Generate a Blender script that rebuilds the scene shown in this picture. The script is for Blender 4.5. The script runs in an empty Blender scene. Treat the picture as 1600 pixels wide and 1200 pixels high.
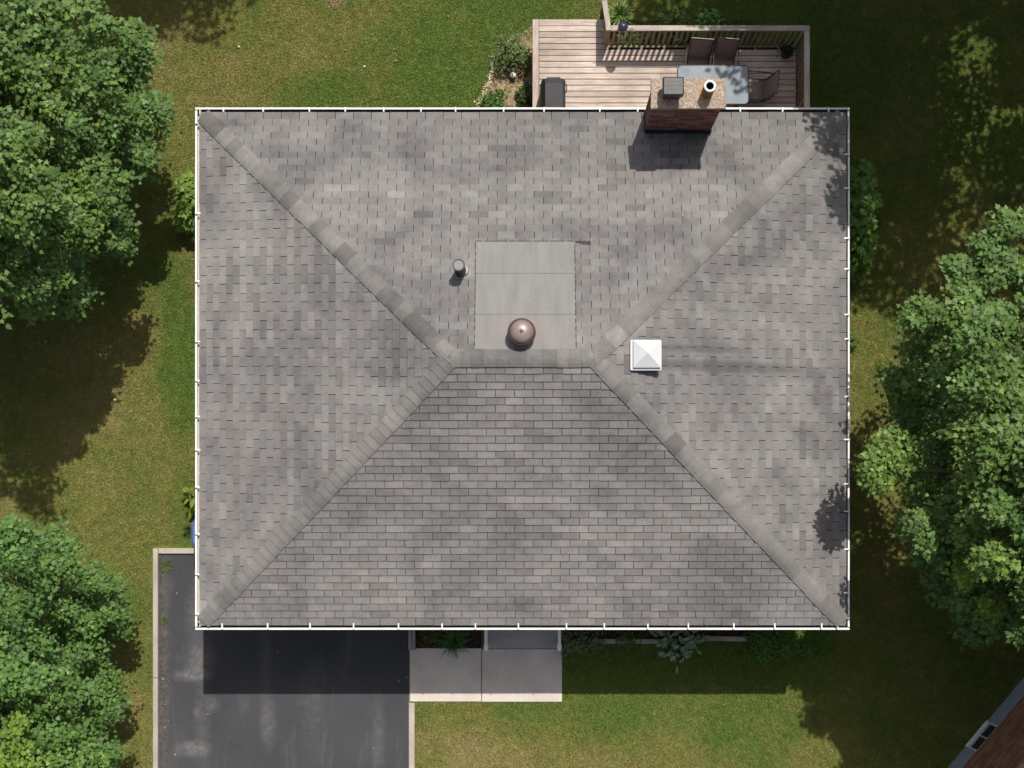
import bpy, bmesh, math, random
import numpy as np
from mathutils import Vector, Matrix, noise as mnoise
R = math.radians
random.seed(7); rng = np.random.default_rng(7)
sc = bpy.context.scene
COL = sc.collection

# ------------------------------------------------------------------ camera, light
H, F, NX, NY = 26.2, 2144.0, 816.0, 830.0        # drone height, focal length in photo px, nadir point
cd = bpy.data.cameras.new('camera'); cam = bpy.data.objects.new('camera', cd); COL.objects.link(cam)
cam.location = (0, 0, H); cam.rotation_euler = (0, 0, 0)
cd.sensor_width = 36; cd.lens = F/1600*36; cd.shift_x = (800-NX)/1600; cd.shift_y = (NY-600)/1600
cd.clip_end = 2000
sc.camera = cam
SUN = Vector((.186, .497, 1.0)).normalized()
w = bpy.data.worlds.new('World'); sc.world = w; w.use_nodes = True
nt = w.node_tree; bg = nt.nodes['Background']
sky = nt.nodes.new('ShaderNodeTexSky'); sky.sky_type = 'NISHITA'; sky.sun_disc = False
sky.sun_elevation = math.asin(SUN.z); sky.sun_rotation = math.atan2(SUN.x, SUN.y)
hs = nt.nodes.new('ShaderNodeHueSaturation'); hs.inputs['Saturation'].default_value = .6
nt.links.new(sky.outputs[0], hs.inputs['Color']); nt.links.new(hs.outputs[0], bg.inputs[0]); bg.inputs[1].default_value = .118
sky.air_density = .75; sky.dust_density = 3.0; sky.ozone_density = .8
sd = bpy.data.lights.new('sun', 'SUN'); sd.energy = 4.25; sd.angle = R(.5); sd.color = (1, .955, .88)
so = bpy.data.objects.new('sun', sd); COL.objects.link(so)
so.rotation_euler = (-SUN).to_track_quat('-Z', 'Y').to_euler(); so.location = (10, 25, 50)
sc.view_settings.view_transform = 'Standard'; sc.view_settings.look = 'None'
sc.view_settings.exposure = 0.0; sc.view_settings.gamma = 1; sc.view_settings.use_curve_mapping = False

def P(px, py, z=0.0):                              # photo pixel -> world x, y at height z
    s = F/(H-z); return ((px-NX)/s, (NY-py)/s)
def P3(px, py, z): x, y = P(px, py, z); return Vector((x, y, z))

# ------------------------------------------------------------------ helpers
def setp(o, label=None, cat=None, group=None, kind=None):
    if label: o['label'] = label
    if cat: o['category'] = cat
    if group: o['group'] = group
    if kind: o['kind'] = kind
    return o
def link(name, me, parent=None, m=None):
    o = bpy.data.objects.new(name, me); COL.objects.link(o)
    if parent is not None: o.parent = parent
    if m is not None and me is not None and not me.materials: me.materials.append(m)
    return o
def thing(name, label, cat, loc=(0, 0, 0), rz=0, group=None):
    o = link(name, None); o.location = loc; o.rotation_euler = (0, 0, rz); o.empty_display_size = .2
    return setp(o, label, cat, group)
class MB:
    def __init__(s): s.v = []; s.f = []; s.c = []; s.col = (1, 1, 1, 1)
    def add(s, vs, fs):
        b = len(s.v); s.v += [tuple(p) for p in vs]; s.f += [tuple(b+i for i in f) for f in fs]
        s.c += [s.col]*len(vs); return s
    def box(s, x0, x1, y0, y1, z0, z1, M=None, taper=0):
        t = taper
        vs = [(x0,y0,z0),(x1,y0,z0),(x1,y1,z0),(x0,y1,z0),(x0+t,y0+t,z1),(x1-t,y0+t,z1),(x1-t,y1-t,z1),(x0+t,y1-t,z1)]
        if M is not None: vs = [M @ Vector(p) for p in vs]
        return s.add(vs, [(3,2,1,0),(4,5,6,7),(0,1,5,4),(1,2,6,5),(2,3,7,6),(3,0,4,7)])
    def bbox(s, x0, x1, y0, y1, z0, z1, b=.004, M=None):   # box with chamfered top
        r = [(x0,y0,x1,y1,z0),(x0,y0,x1,y1,z1-b),(x0+b,y0+b,x1-b,y1-b,z1)]
        vs = []
        for a0,b0,a1,b1,z in r: vs += [(a0,b0,z),(a1,b0,z),(a1,b1,z),(a0,b1,z)]
        if M is not None: vs = [M @ Vector(p) for p in vs]
        fs = [(3,2,1,0),(8,9,10,11)]
        for k in (0, 4):
            for i in range(4): fs.append((k+i, k+(i+1)%4, k+4+(i+1)%4, k+4+i))
        return s.add(vs, fs)
    def tube(s, pts, rad, n=8, cap=True):
        pts = [Vector(p) for p in pts]; m = len(pts)
        rad = rad if isinstance(rad, (list, tuple)) else [rad]*m
        vs = []; up = Vector((0, 0, 1))
        for i, p in enumerate(pts):
            d = (pts[min(i+1, m-1)]-pts[max(i-1, 0)]).normalized()
            a = d.cross(up if abs(d.z) < .95 else Vector((1, 0, 0))).normalized(); b = d.cross(a)
            vs += [p+(a*math.cos(k*2*math.pi/n)+b*math.sin(k*2*math.pi/n))*rad[i] for k in range(n)]
        fs = [(i*n+k, i*n+(k+1)%n, (i+1)*n+(k+1)%n, (i+1)*n+k) for i in range(m-1) for k in range(n)]
        if cap: fs += [tuple(range(n-1, -1, -1)), tuple((m-1)*n+k for k in range(n))]
        return s.add(vs, fs)
    def lathe(s, prof, n=24, c=(0, 0, 0), sx=1, sy=1):       # [(r, z)...]
        vs = []; m = len(prof)
        for r, z in prof: vs += [(c[0]+sx*r*math.cos(k*2*math.pi/n), c[1]+sy*r*math.sin(k*2*math.pi/n), c[2]+z) for k in range(n)]
        fs = [(i*n+k, i*n+(k+1)%n, (i+1)*n+(k+1)%n, (i+1)*n+k) for i in range(m-1) for k in range(n)]
        fs += [tuple(range(n-1, -1, -1)), tuple((m-1)*n+k for k in range(n))]
        return s.add(vs, fs)
    def loft(s, rings):
        n = len(rings[0]); vs = [p for r in rings for p in r]; m = len(rings)
        fs = [(i*n+k, i*n+(k+1)%n, (i+1)*n+(k+1)%n, (i+1)*n+k) for i in range(m-1) for k in range(n)]
        fs += [tuple(range(n-1, -1, -1)), tuple((m-1)*n+k for k in range(n))]
        return s.add(vs, fs)
    def mesh(s, name, m=None, smooth=False):
        me = bpy.data.meshes.new(name); me.from_pydata(s.v, [], s.f)
        ca = me.color_attributes.new('col', 'FLOAT_COLOR', 'POINT')
        ca.data.foreach_set('color', np.array(s.c, dtype=np.float32).ravel())
        if smooth: me.polygons.foreach_set('use_smooth', [True]*len(me.polygons))
        me.update()
        if m is not None: me.materials.append(m)
        return me
    def build(s, name, m=None, parent=None, smooth=False): return link(name, s.mesh(name, m, smooth), parent)
def rrect(x0, x1, y0, y1, z, r, n=4):
    pts = []
    for cx, cy, a in ((x1-r, y1-r, 0), (x0+r, y1-r, 90), (x0+r, y0+r, 180), (x1-r, y0+r, 270)):
        for k in range(n+1):
            t = R(a+90*k/n); pts.append((cx+r*math.cos(t), cy+r*math.sin(t), z))
    return pts

# ------------------------------------------------------------------ materials
class M:
    def __init__(s, name):
        s.m = bpy.data.materials.new(name); s.m.use_nodes = True; s.t = s.m.node_tree; s.b = s.t.nodes['Principled BSDF']
        s.out = s.t.nodes['Material Output']
    def n(s, typ, props=None, **inp):
        nd = s.t.nodes.new('ShaderNode'+typ)
        for k, v in (props or {}).items(): setattr(nd, k, v)
        for k, v in inp.items():
            sk = nd.inputs[int(k[1:])] if k[0] == 'i' and k[1:].isdigit() else nd.inputs[k]
            s.put(sk, v)
        return nd
    def put(s, sk, v):
        if isinstance(v, bpy.types.NodeSocket): s.t.links.new(v, sk)
        elif isinstance(v, (tuple, list)) and len(v) == 3 and sk.type == 'RGBA': sk.default_value = (*v, 1)
        else: sk.default_value = v
    def pos(s): return s.n('NewGeometry').outputs['Position']
    def obj(s): return s.n('TexCoord').outputs['Object']
    def rnd(s): return s.n('ObjectInfo').outputs['Random']
    def vcol(s): return s.n('Attribute', {'attribute_name': 'col'}).outputs['Color']
    def math(s, op, a, b=0.0, c=0.0): return s.n('Math', {'operation': op}, i0=a, i1=b, i2=c).outputs[0]
    def vmath(s, op, a, b=(0, 0, 0)): return s.n('VectorMath', {'operation': op}, i0=a, i1=b).outputs[0]
    def noise(s, v, scale, detail=4, rough=.6, dist=0.0):
        return s.n('TexNoise', None, Vector=v, Scale=scale, Detail=detail, Roughness=rough, Distortion=dist).outputs['Fac']
    def ramp(s, fac, stops):
        nd = s.n('ValToRGB', None, Fac=fac); e = nd.color_ramp.elements
        while len(e) < len(stops): e.new(.5)
        for el, (p, c) in zip(e, stops):
            el.position = p; el.color = (*c, 1) if isinstance(c, (tuple, list)) else (c, c, c, 1)
        return nd.outputs[0]
    def mix(s, a, b, fac, mode='MIX'):
        nd = s.n('Mix', {'data_type': 'RGBA', 'blend_type': mode})
        s.put(nd.inputs[0], fac); s.put(nd.inputs[6], a); s.put(nd.inputs[7], b); return nd.outputs[2]
    def bump(s, h, strength=.3, dist=.01):
        nd = s.n('Bump', None, Height=h, Strength=strength, Distance=dist); s.put(s.b.inputs['Normal'], nd.outputs[0])
    def done(s, col, rough=.8, metal=0.0, spec=.3):
        s.put(s.b.inputs['Base Color'], col); s.put(s.b.inputs['Roughness'], rough)
        s.put(s.b.inputs['Metallic'], metal); s.put(s.b.inputs['Specular IOR Level'], spec); return s.m
    def blob(s, p, x, y, rx, ry, soft=.5):                # 1 inside an ellipse, fading out
        d = s.vmath('SUBTRACT', p, (x, y, 0)); d = s.vmath('MULTIPLY', d, (1/rx, 1/ry, 0))
        l = s.n('VectorMath', {'operation': 'LENGTH'}, i0=d).outputs['Value']
        return s.n('MapRange', {'interpolation_type': 'SMOOTHSTEP'}, i0=l, i1=1-soft, i2=1+soft, i3=1.0, i4=0.0).outputs[0]

def plain(name, c, rough=.6, metal=0.0, var=.12, scale=12, spec=.4, bump=0):
    m = M(name); p = m.obj(); f = m.noise(p, scale, 5)
    k = m.ramp(f, [(.3, 1-var), (.7, 1+var)])
    col = m.mix((c[0], c[1], c[2]), k, 1.0, 'MULTIPLY')
    if bump: m.bump(m.noise(p, scale*6, 3), bump, .003)
    return m.done(col, rough, metal, spec)

def lawn_colour(m):
    p = m.vmath('MULTIPLY', m.pos(), (1, 1, 0))
    a = m.noise(p, .33, 5, .62, .4); b = m.noise(p, 1.7, 5, .65); c = m.noise(p, 11, 4, .7); c2 = m.noise(p, 38, 3, .7)
    dry, mid, lush, earth = (.325, .272, .125), (.238, .235, .074), (.135, .200, .045), (.33, .245, .145)
    f = m.math('ADD', m.math('MULTIPLY', a, .62), m.math('MULTIPLY', b, .38))
    for args in ((-6.55, 3.1, .38, 1.5, .45, .16), (-6.3, -.1, .35, 1.2, .6, .08), (-.9, 9.2, 1.5, 1.1, .6, .15), (-1.5, 8.3, 1.0, .6, .6, .10), (2.6, -3.3, 3.4, 1.2, .7, .10), (-6.7, 6.2, .8, .9, .6, .03),
                 (3.5, -2.3, 3.2, .7, .5, .10), (6, 9.5, 4, 3, .6, .12), (-3.5, 8.4, .9, .35, .7, .10), (.3, 9.8, .8, .6, .7, .12), (-7.4, 1.2, 1.5, 1.4, .6, -.07), (-5.6, 9.3, 1.6, 1., .7, -.07), (-1.4, -4.1, 1.3, .35, .5, -.06), (.8, -4.3, 2.2, .5, .7, -.07)):
        f = m.math('ADD', f, m.math('MULTIPLY', m.blob(p, *args[:5]), args[5]))
    f = m.math('ADD', f, m.math('MULTIPLY', m.math('SUBTRACT', c, .5), .28))
    col = m.ramp(f, [(.31, dry), (.465, mid), (.64, lush)])
    g = m.math('SUBTRACT', m.noise(p, 1.1, 5, .7), m.math('MULTIPLY', m.blob(p, -7.3, .75, .45, .5, .7), -.12))
    g = m.math('ADD', g, m.math('MULTIPLY', m.blob(p, -3.65, 10.1, .35, .2, .7), .22))
    col = m.mix(col, earth, m.ramp(g, [(.66, 0), (.80, .75)]))
    return col, m.ramp(c2, [(.25, .62), (.75, 1.38)]), p
def mat_lawn():
    m = M('lawn_soil'); col, k, p = lawn_colour(m)
    col = m.mix(m.mix(col, k, 1.0, 'MULTIPLY'), (.74, .75, .68), 1.0, 'MULTIPLY'); m.bump(m.noise(p, 60, 3), .5, .02)  # colour darkened to stand in for blade self-shadows the flat sheet lacks
    return m.done(col, .95, 0, .1)
def mat_blade():
    m = M('grass_blade'); col, k, p = lawn_colour(m); r = m.rnd()
    v = m.ramp(r, [(0, (.64, .70, .62)), (.6, (1.12, 1.12, 1.05)), (.93, (1.5, 1.4, 1.28)), (1, (2.2, 1.85, 1.9))])
    col = m.mix(col, v, 1.0, 'MULTIPLY')
    t = m.n('BsdfTranslucent', None, Color=col); m.done(col, .75, 0, .15)
    x = m.n('MixShader', None, i0=.25, i1=m.b.outputs[0], i2=t.outputs[0]); m.t.links.new(x.outputs[0], m.out.inputs[0])
    return m.m
def mat_leaf(name, tint=(1, 1, 1), tr=.25):
    m = M(name); col = m.mix(m.vcol(), tint, 1.0, 'MULTIPLY')
    p = m.pos(); col = m.mix(col, m.ramp(m.noise(p, 1.3, 3), [(.3, (.85, .9, .9)), (.7, (1.15, 1.1, .95))]), 1.0, 'MULTIPLY')
    m.done(col, .5, 0, .24)
    t = m.n('BsdfTranslucent', None, Color=m.mix(col, (1.2, 1.35, .5), 1.0, 'MULTIPLY'))
    x = m.n('MixShader', None, i0=tr, i1=m.b.outputs[0], i2=t.outputs[0]); m.t.links.new(x.outputs[0], m.out.inputs[0])
    return m.m
def mat_shingle():
    m = M('asphalt_shingle'); p = m.pos(); c = m.vcol()
    big = m.ramp(m.noise(p, .75, 5, .6, .6), [(.33, (.68, .69, .71)), (.5, (.98, .98, .98)), (.67, (1.16, 1.13, 1.11))])
    med = m.ramp(m.noise(p, 5, 4, .65), [(.3, .86), (.7, 1.13)])
    fine = m.ramp(m.noise(p, 130, 2, .8), [(.3, .66), (.7, 1.34)])
    col = m.mix(m.mix(m.mix(c, big, 1.0, 'MULTIPLY'), med, 1.0, 'MULTIPLY'), fine, 1.0, 'MULTIPLY')
    st = None                                              # run-off stains below the white vent and down the slopes
    for a in ((3.4, 2.70, 1.3, .10, .5, .85), (2.9, 2.98, .8, .055, .5, .65), (4.6, 2.62, .9, .12, .6, .3), (-.5, -.0, 1.2, .5, .8, .16), (.6, 1.5, .9, .6, .8, .18), (-1.3, 2.0, .5, .9, .8, .14), (2.0, .8, .5, .8, .9, .16), (-3.4, 3.1, .8, 1.2, .8, .12), (1.9, 6.1, .5, .4, .8, .12)):
        b = m.math('MULTIPLY', m.blob(p, *a[:5]), a[5]); st = b if st is None else m.math('MAXIMUM', st, b)
    st = m.math('MULTIPLY', st, m.ramp(m.noise(p, 3, 5, .7), [(.3, .5), (.6, 1.1)]))
    col = m.mix(col, (.09, .09, .092), st)
    m.bump(m.noise(p, 160, 2), .5, .004)
    return m.done(col, .92, 0, .2)
def mat_wood(name, c0, c1, axis=0):
    m = M(name); o = m.obj(); r = m.rnd()
    off = m.n('CombineXYZ', None, X=m.math('MULTIPLY', r, 37.), Y=m.math('MULTIPLY', r, 91.), Z=m.math('MULTIPLY', r, 13.)).outputs[0]
    sc_ = [28, 28, 28]; sc_[axis] = 1.6
    v = m.vmath('ADD', m.vmath('MULTIPLY', o, tuple(sc_)), off)
    g = m.noise(v, 1.5, 5, .65, .5); col = m.ramp(g, [(.3, c0), (.62, c1)])
    sc2 = [6, 6, 6]; sc2[axis] = 2.2
    kn = m.noise(m.vmath('ADD', m.vmath('MULTIPLY', o, tuple(sc2)), off), 1.3, 2)
    col = m.mix(col, (c0[0]*.45, c0[1]*.42, c0[2]*.42), m.ramp(kn, [(.69, 0), (.78, .75)]))
    col = m.mix(col, m.ramp(r, [(0, (.80, .79, .78)), (.5, (1, .98, .96)), (1, (1.13, 1.12, 1.1))]), 1.0, 'MULTIPLY')
    wx = m.noise(m.pos(), 1.2, 4); col = m.mix(col, m.ramp(wx, [(.35, .74), (.65, 1.08)]), 1.0, 'MULTIPLY')
    m.bump(g, .3, .003); return m.done(col, .85, 0, .2)
def mat_asphalt():
    m = M('driveway_asphalt'); p = m.pos()
    fine = m.ramp(m.noise(p, 90, 2, .8), [(.3, .66), (.7, 1.4)])
    big = m.ramp(m.noise(p, .8, 5, .6), [(.3, (.044, .045, .050)), (.7, (.063, .063, .068))])
    st = m.noise(m.vmath('MULTIPLY', p, (2.6, .55, 1)), 1.0, 5, .7)
    col = m.mix(big, (.20, .19, .18), m.ramp(st, [(.56, 0), (.85, .35)]))
    sp = m.noise(p, 7, 3, .7); col = m.mix(col, (.22, .21, .2), m.ramp(sp, [(.70, 0), (.80, .6)]))
    for x, y, rx, ry, k in ((-6.15, -2.45, .22, .3, .4), (-6.3, -2.75, .28, .09, .5), (-6.28, -4.15, .25, .12, .5), (-6.1, -3.6, .12, .7, .18), (-6.25, -1.55, .14, .4, .22), (-4.9, -2.5, .10, .9, .18), (-4.85, -3.7, .12, .4, .25), (-4.0, -3.4, .2, .8, .14), (-2.75, -4.0, .1, .8, .2), (-5.9, -3.3, .1, .12, .35), (-6.2, -3.45, .06, .08, .35)):
        b = m.math('MULTIPLY', m.math('MULTIPLY', m.blob(p, x, y, rx, ry, .9), k*.62), m.ramp(m.noise(p, 9, 4, .7), [(.3, .2), (.65, 1.4)]))
        col = m.mix(col, (.30, .285, .265), b)
    col = m.mix(col, (.13, .11, .085), m.math('MULTIPLY', m.blob(p, -6.85, -2.5, .10, 3, .6), m.ramp(m.noise(p, 14, 4), [(.4, 0), (.7, .8)])))
    col = m.mix(col, fine, 1.0, 'MULTIPLY'); m.bump(m.noise(p, 120, 2), .4, .004)
    return m.done(col, .85, 0, .25)
def mat_concrete(name, c, k=.1):
    m = M(name); p = m.pos()
    a = m.ramp(m.noise(p, 1.6, 5, .6), [(.3, 1-k*1.5), (.7, 1+k)]); b = m.ramp(m.noise(p, 70, 3, .7), [(.3, 1-k*1.6), (.7, 1+k*1.4)])
    d = m.ramp(m.noise(p, 6, 5, .75), [(.62, 0), (.8, .35)])
    col = m.mix(m.mix(m.mix(c, a, 1.0, 'MULTIPLY'), b, 1.0, 'MULTIPLY'), (c[0]*.45, c[1]*.42, c[2]*.4), d)
    m.bump(m.noise(p, 90, 2), .25, .003); return m.done(col, .88, 0, .2)
def mat_pebble():
    m = M('pebble_concrete'); p = m.obj()
    v = m.n('TexVoronoi', None, Vector=p, Scale=48.0)
    s = m.n('SeparateColor', None, i0=v.outputs['Color']).outputs[0]
    col = m.ramp(s, [(0, (.19, .13, .085)), (.35, (.32, .24, .175)), (.7, (.42, .335, .26)), (1, (.50, .43, .36))])
    col = m.mix(col, (.28, .22, .17), m.ramp(v.outputs['Distance'], [(.4, 0), (.7, .8)]))
    col = m.mix(col, (.46, .22, .06), m.math('MULTIPLY', m.blob(p, 2.905-2.62, 6.95-6.92, .15, .13, .35), m.ramp(m.noise(p, 16, 4), [(.35, .1), (.7, .75)])))
    m.bump(v.outputs['Distance'], -.5, .006); return m.done(col, .8)
def mat_brick(name, a, b, axisn=0):
    m = M(name); p = m.pos(); col = m.mix(m.vcol(), m.ramp(m.noise(p, 22, 4, .7), [(.3, .75), (.7, 1.25)]), 1.0, 'MULTIPLY')
    m.bump(m.noise(p, 60, 3), .3, .004); return m.done(col, .9, 0, .2)
def mat_soil(name, c0, c1):
    m = M(name); p = m.pos(); v = m.n('TexVoronoi', None, Vector=p, Scale=30.0)
    s = m.n('SeparateColor', None, i0=v.outputs['Color']).outputs[0]
    col = m.mix(m.ramp(s, [(0, c0), (1, c1)]), m.ramp(m.noise(p, 5, 5), [(.3, .65), (.7, 1.3)]), 1.0, 'MULTIPLY')
    m.bump(v.outputs['Distance'], .6, .02); return m.done(col, .95, 0, .1)

MLAWN = mat_lawn(); MBLADE = mat_blade(); MSH = mat_shingle(); MASPH = mat_asphalt()
MCONC = mat_concrete('walk_concrete', (.60, .54, .475)); MKERB = mat_concrete('kerb_concrete', (.42, .37, .31), .14); MSTEP = mat_concrete('step_concrete', (.38, .36, .34))
MPEB = mat_pebble(); MBR = mat_brick('red_brick', 0, 0)
MMORT = mat_concrete('mortar', (.24, .20, .18)); MFOUND = mat_concrete('painted_foundation', (.36, .41, .45), .06)
MSOIL = mat_soil('dark_mulch', (.022, .016, .012), (.07, .05, .038)); MGRAVEL = mat_soil('straw_gravel', (.13, .10, .05), (.36, .27, .16))
MDECK = mat_wood('weathered_deck', (.38, .305, .265), (.60, .505, .445), 0); MRAIL = mat_wood('weathered_rail', (.34, .295, .245), (.56, .50, .43), 0)
MBAL = mat_wood('weathered_baluster', (.22, .18, .125), (.36, .30, .22), 2); MTIMB = mat_wood('edging_timber', (.22, .2, .18), (.36, .33, .30), 0)
MWHITE = plain('white_paint', (.72, .72, .71), .5, 0, .1, 3); MVENT = plain('vent_white', (.60, .61, .62), .5, 0, .04, 5)
MRAILW = plain('handrail_white', (.86, .87, .88), .4, 0, .03, 5)
MWARM = plain('cream_paint', (.52, .47, .41), .5, 0, .1, 6)
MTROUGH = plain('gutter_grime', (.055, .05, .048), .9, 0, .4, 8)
MBLACK = plain('black_metal', (.03, .03, .032), .45, .2, .25, 9); MCOVER = plain('black_vinyl_cover', (.032, .031, .034), .6, 0, .15, 4, .3, .05)
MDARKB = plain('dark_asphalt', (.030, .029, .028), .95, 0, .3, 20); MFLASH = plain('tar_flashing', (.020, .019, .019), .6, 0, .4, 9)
MBROWN = plain('brown_metal', (.105, .07, .065), .45, .3, .15, 8); MDOME = plain('light_brown_metal', (.26, .20, .185), .4, .2, .15, 8); MGREY = plain('grey_metal', (.30, .30, .30), .5, .3, .2, 10)
MSTEEL = plain('galvanised_steel', (.62, .62, .60), .4, .5, .15, 14); MRUST = plain('rusty_steel', (.20, .12, .06), .7, .2, .4, 9)
MSLING = plain('taupe_sling', (.215, .165, .145), .8, 0, .08, 60); MFRAME = plain('bronze_frame', (.06, .05, .045), .4, .5, .1)
MFRAMEL = plain('pale_frame', (.40, .36, .32), .4, .5, .1)
MNAVY = plain('navy_enamel', (.035, .04, .075), .3, .1, .15); MBLUE = plain('blue_plastic', (.09, .13, .30), .5, 0, .1)
MSCREEN = plain('pipe_mesh', (.22, .23, .24), .8, 0, .5, 60)
MMEMB = None
def mat_memb():
    m = M('rolled_membrane'); p = m.pos()
    col = m.ramp(m.noise(m.vmath('MULTIPLY', p, (5, 1, 1)), 1.2, 5, .6), [(.3, (.196, .190, .182)), (.7, (.240, .233, .224))])
    col = m.mix(col, m.ramp(m.noise(p, 140, 2, .8), [(.3, .75), (.7, 1.25)]), 1.0, 'MULTIPLY')
    col = m.mix(col, (.30, .235, .22), m.math('MULTIPLY', m.blob(p, .05, 3.2, .5, .22, .7), .35))
    m.bump(m.noise(p, 150, 2), .3, .003); return m.done(col, .92, 0, .2)
MMEMB = mat_memb()
def mat_glass():
    m = M('frosted_glass'); p = m.obj(); g = m.noise(p, 3, 4)
    m.done(m.ramp(g, [(.3, (.26, .31, .35)), (.7, (.36, .41, .44))]), .5, 0, .15); m.b.inputs['Alpha'].default_value = .66
    return m.m
MGLASS = mat_glass()
MPANE = plain('dark_pane', (.03, .035, .04), .08, 0, .1, 3, .6)
MBARK = plain('bark', (.10, .08, .06), .95, 0, .4, 9, .1, .6)
MLEAF = mat_leaf('maple_leaf'); MPLANT = mat_leaf('garden_leaf', (1, 1, 1), .2)
MSTONE = M('edge_stone'); _p = MSTONE.pos(); MSTONE = MSTONE.done(MSTONE.mix(MSTONE.vcol(), MSTONE.ramp(MSTONE.noise(_p, 30, 3), [(.3, .75), (.7, 1.2)]), 1.0, 'MULTIPLY'), .9, 0, .2)
MSIDE = plain('house_brick_paint', (.26, .15, .11), .9, 0, .2, 6)

# ------------------------------------------------------------------ ground
def sheet(name, x0, x1, y0, y1, z, m, thick=0, kind='structure'):
    mb = MB()
    if thick: mb.bbox(x0, x1, y0, y1, z-thick, z, .008)
    else: mb.add([(x0, y0, z), (x1, y0, z), (x1, y1, z), (x0, y1, z)], [(0, 1, 2, 3)])
    o = mb.build(name, m)
    if kind: o['kind'] = kind
    return o
sheet('lawn', -400, 400, -400, 400, 0, MLAWN)
DX0, DX1, DY1 = P(250, 0)[0], P(638.5, 0)[0], P(0, 866.5)[1]
dy_s = -30
mbd = MB(); mbd.box(DX0-.02, DX1, dy_s, DY1+.01, -.1, .012); mbd.build('driveway', MASPH)['kind'] = 'structure'
def kerb(x0, x1, y0, y1, z=.07):
    mb = MB(); L = max(x1-x0, y1-y0); n = max(1, int(L/2.4)); 
    for i in range(n):
        if y1-y0 > x1-x0: mb.bbox(x0, x1, y0+(y1-y0)*i/n+.004, y0+(y1-y0)*(i+1)/n-.004, -.1, z, .012)
        else: mb.bbox(x0+(x1-x0)*i/n+.004, x0+(x1-x0)*(i+1)/n-.004, y0, y1, -.1, z, .012)
    o = mb.build('kerb', MKERB); o['kind'] = 'structure'; return o
KX0 = P(240, 0)[0]; KY1 = P(0, 856.5)[1]
kerb(KX0, DX0-.025, -30, KY1); kerb(DX0-.02, -5.02, DY1+.015, KY1)
WY0, WY1 = P(0, 1096)[1], P(0, 1012.5)[1]
kerb(DX1+.004, P(648, 0)[0], -30, WY0-.02, .05)
walk = MB(); walk.bbox(P(640.5, 0)[0], P(752, 0)[0], WY0, WY1, -.1, .035, .008); o = walk.build('walkway_slab', MCONC); o['kind'] = 'structure'
walk = MB(); walk.bbox(P(753, 0)[0], P(878, 0)[0], WY0-.005, WY1-.015, -.1, .037, .008); o = walk.build('walkway_slab', MCONC); o['kind'] = 'structure'
sheet('planting_bed', P(650, 0)[0], P(752, 0)[0], WY1+.003, -1.12, .012, MSOIL)
sheet('planting_bed', P(880, 0)[0], 5.1, P(0, 1001)[1], -1.12, .010, MSOIL)
bedpts = [(742, 175), (752, 150), (764, 128), (771, 105), (774, 88), (785, 72), (800, 60), (818, 50), (831, 40), (834, 175)]
mb = MB(); mb.add([(*P(x, y), .010) for x, y in bedpts], [tuple(range(len(bedpts)))[::-1]]); o = mb.build('gravel_bed', MGRAVEL); o['kind'] = 'structure'
sheet('planting_bed', P(950, 0)[0], P(1180, 0)[0], 8.9, P(0, 12)[1]-.25, .009, MSOIL)

# grass: short blades scattered over the lawn in view
def inside_no_grass(x, y):
    if -5.05 < x < 5.05 and -1.2 < y < 6.7: return True
    if x > KX0-.01 and x < P(648, 0)[0] and y < KY1: return True
    if P(640, 0)[0] < x < P(878, 0)[0] and WY0-.03 < y < 0: return True
    if .25 < x < 5.0 and 6 < y < 8.95: return True
    if P(880, 0)[0] < x < 5.1 and P(0, 1000)[1] < y < 0: return True
    if P(955, 0)[0] < x < P(1170, 0)[0] and 8.5 < y < 9.5: return True
    if 6.5 < y < 9.4 and x < .3:
        px, py = NX+x*F/H, NY-y*F/H
        e = np.interp(py, [40, 50, 60, 72, 88, 105, 128, 150, 175], [831, 818, 800, 785, 774, 771, 764, 752, 742])
        if px > e+3 and px < 835: return True
    dx, dy = x-8.85, y+3.65; n = Vector((-.763, .646)); 
    if dx*n.x+dy*n.y < .02: return True
    return False
mb = MB(); g = .11
xs = np.arange(-11, 11, g); ys = np.arange(-6, 11.5, g)
for x in xs:
    for y in ys:
        if not inside_no_grass(x+g/2, y+g/2):
            mb.add([(x, y, .004), (x+g, y, .004), (x+g, y+g, .004), (x, y+g, .004)], [(0, 1, 2, 3)])
grass = mb.build('grass', MBLADE); setp(grass, 'short mown lawn grass, green with dry tan patches, around the house', 'grass', kind='stuff')
ng = bpy.data.node_groups.new('grass_scatter', 'GeometryNodeTree')
ng.interface.new_socket('Geometry', in_out='INPUT', socket_type='NodeSocketGeometry'); ng.interface.new_socket('Geometry', in_out='OUTPUT', socket_type='NodeSocketGeometry')
def gn(t): return ng.nodes.new(t)
gi, go = gn('NodeGroupInput'), gn('NodeGroupOutput')
dist = gn('GeometryNodeDistributePointsOnFaces'); dist.inputs['Density'].default_value = 1000
ng.links.new(gi.outputs[0], dist.inputs[0])
join = gn('GeometryNodeJoinGeometry')
for i in range(6):
    c = gn('GeometryNodeMeshCone'); c.fill_type = 'NONE'; c.inputs['Vertices'].default_value = 3
    c.inputs['Radius Top'].default_value = .0008; c.inputs['Radius Bottom'].default_value = .0042; c.inputs['Depth'].default_value = .042
    t = gn('GeometryNodeTransform'); a = i*60+random.uniform(-25, 25); r = random.uniform(.0, .035)
    t.inputs['Translation'].default_value = (r*math.cos(R(a)), r*math.sin(R(a)), .0)
    t.inputs['Rotation'].default_value = (R(random.uniform(50, 80)), 0, R(a+90+random.uniform(-40, 40)))
    ng.links.new(c.outputs[0], t.inputs[0]); ng.links.new(t.outputs[0], join.inputs[0])
sm = gn('GeometryNodeSetMaterial'); sm.inputs['Material'].default_value = MBLADE
ng.links.new(join.outputs[0], sm.inputs[0])
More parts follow.
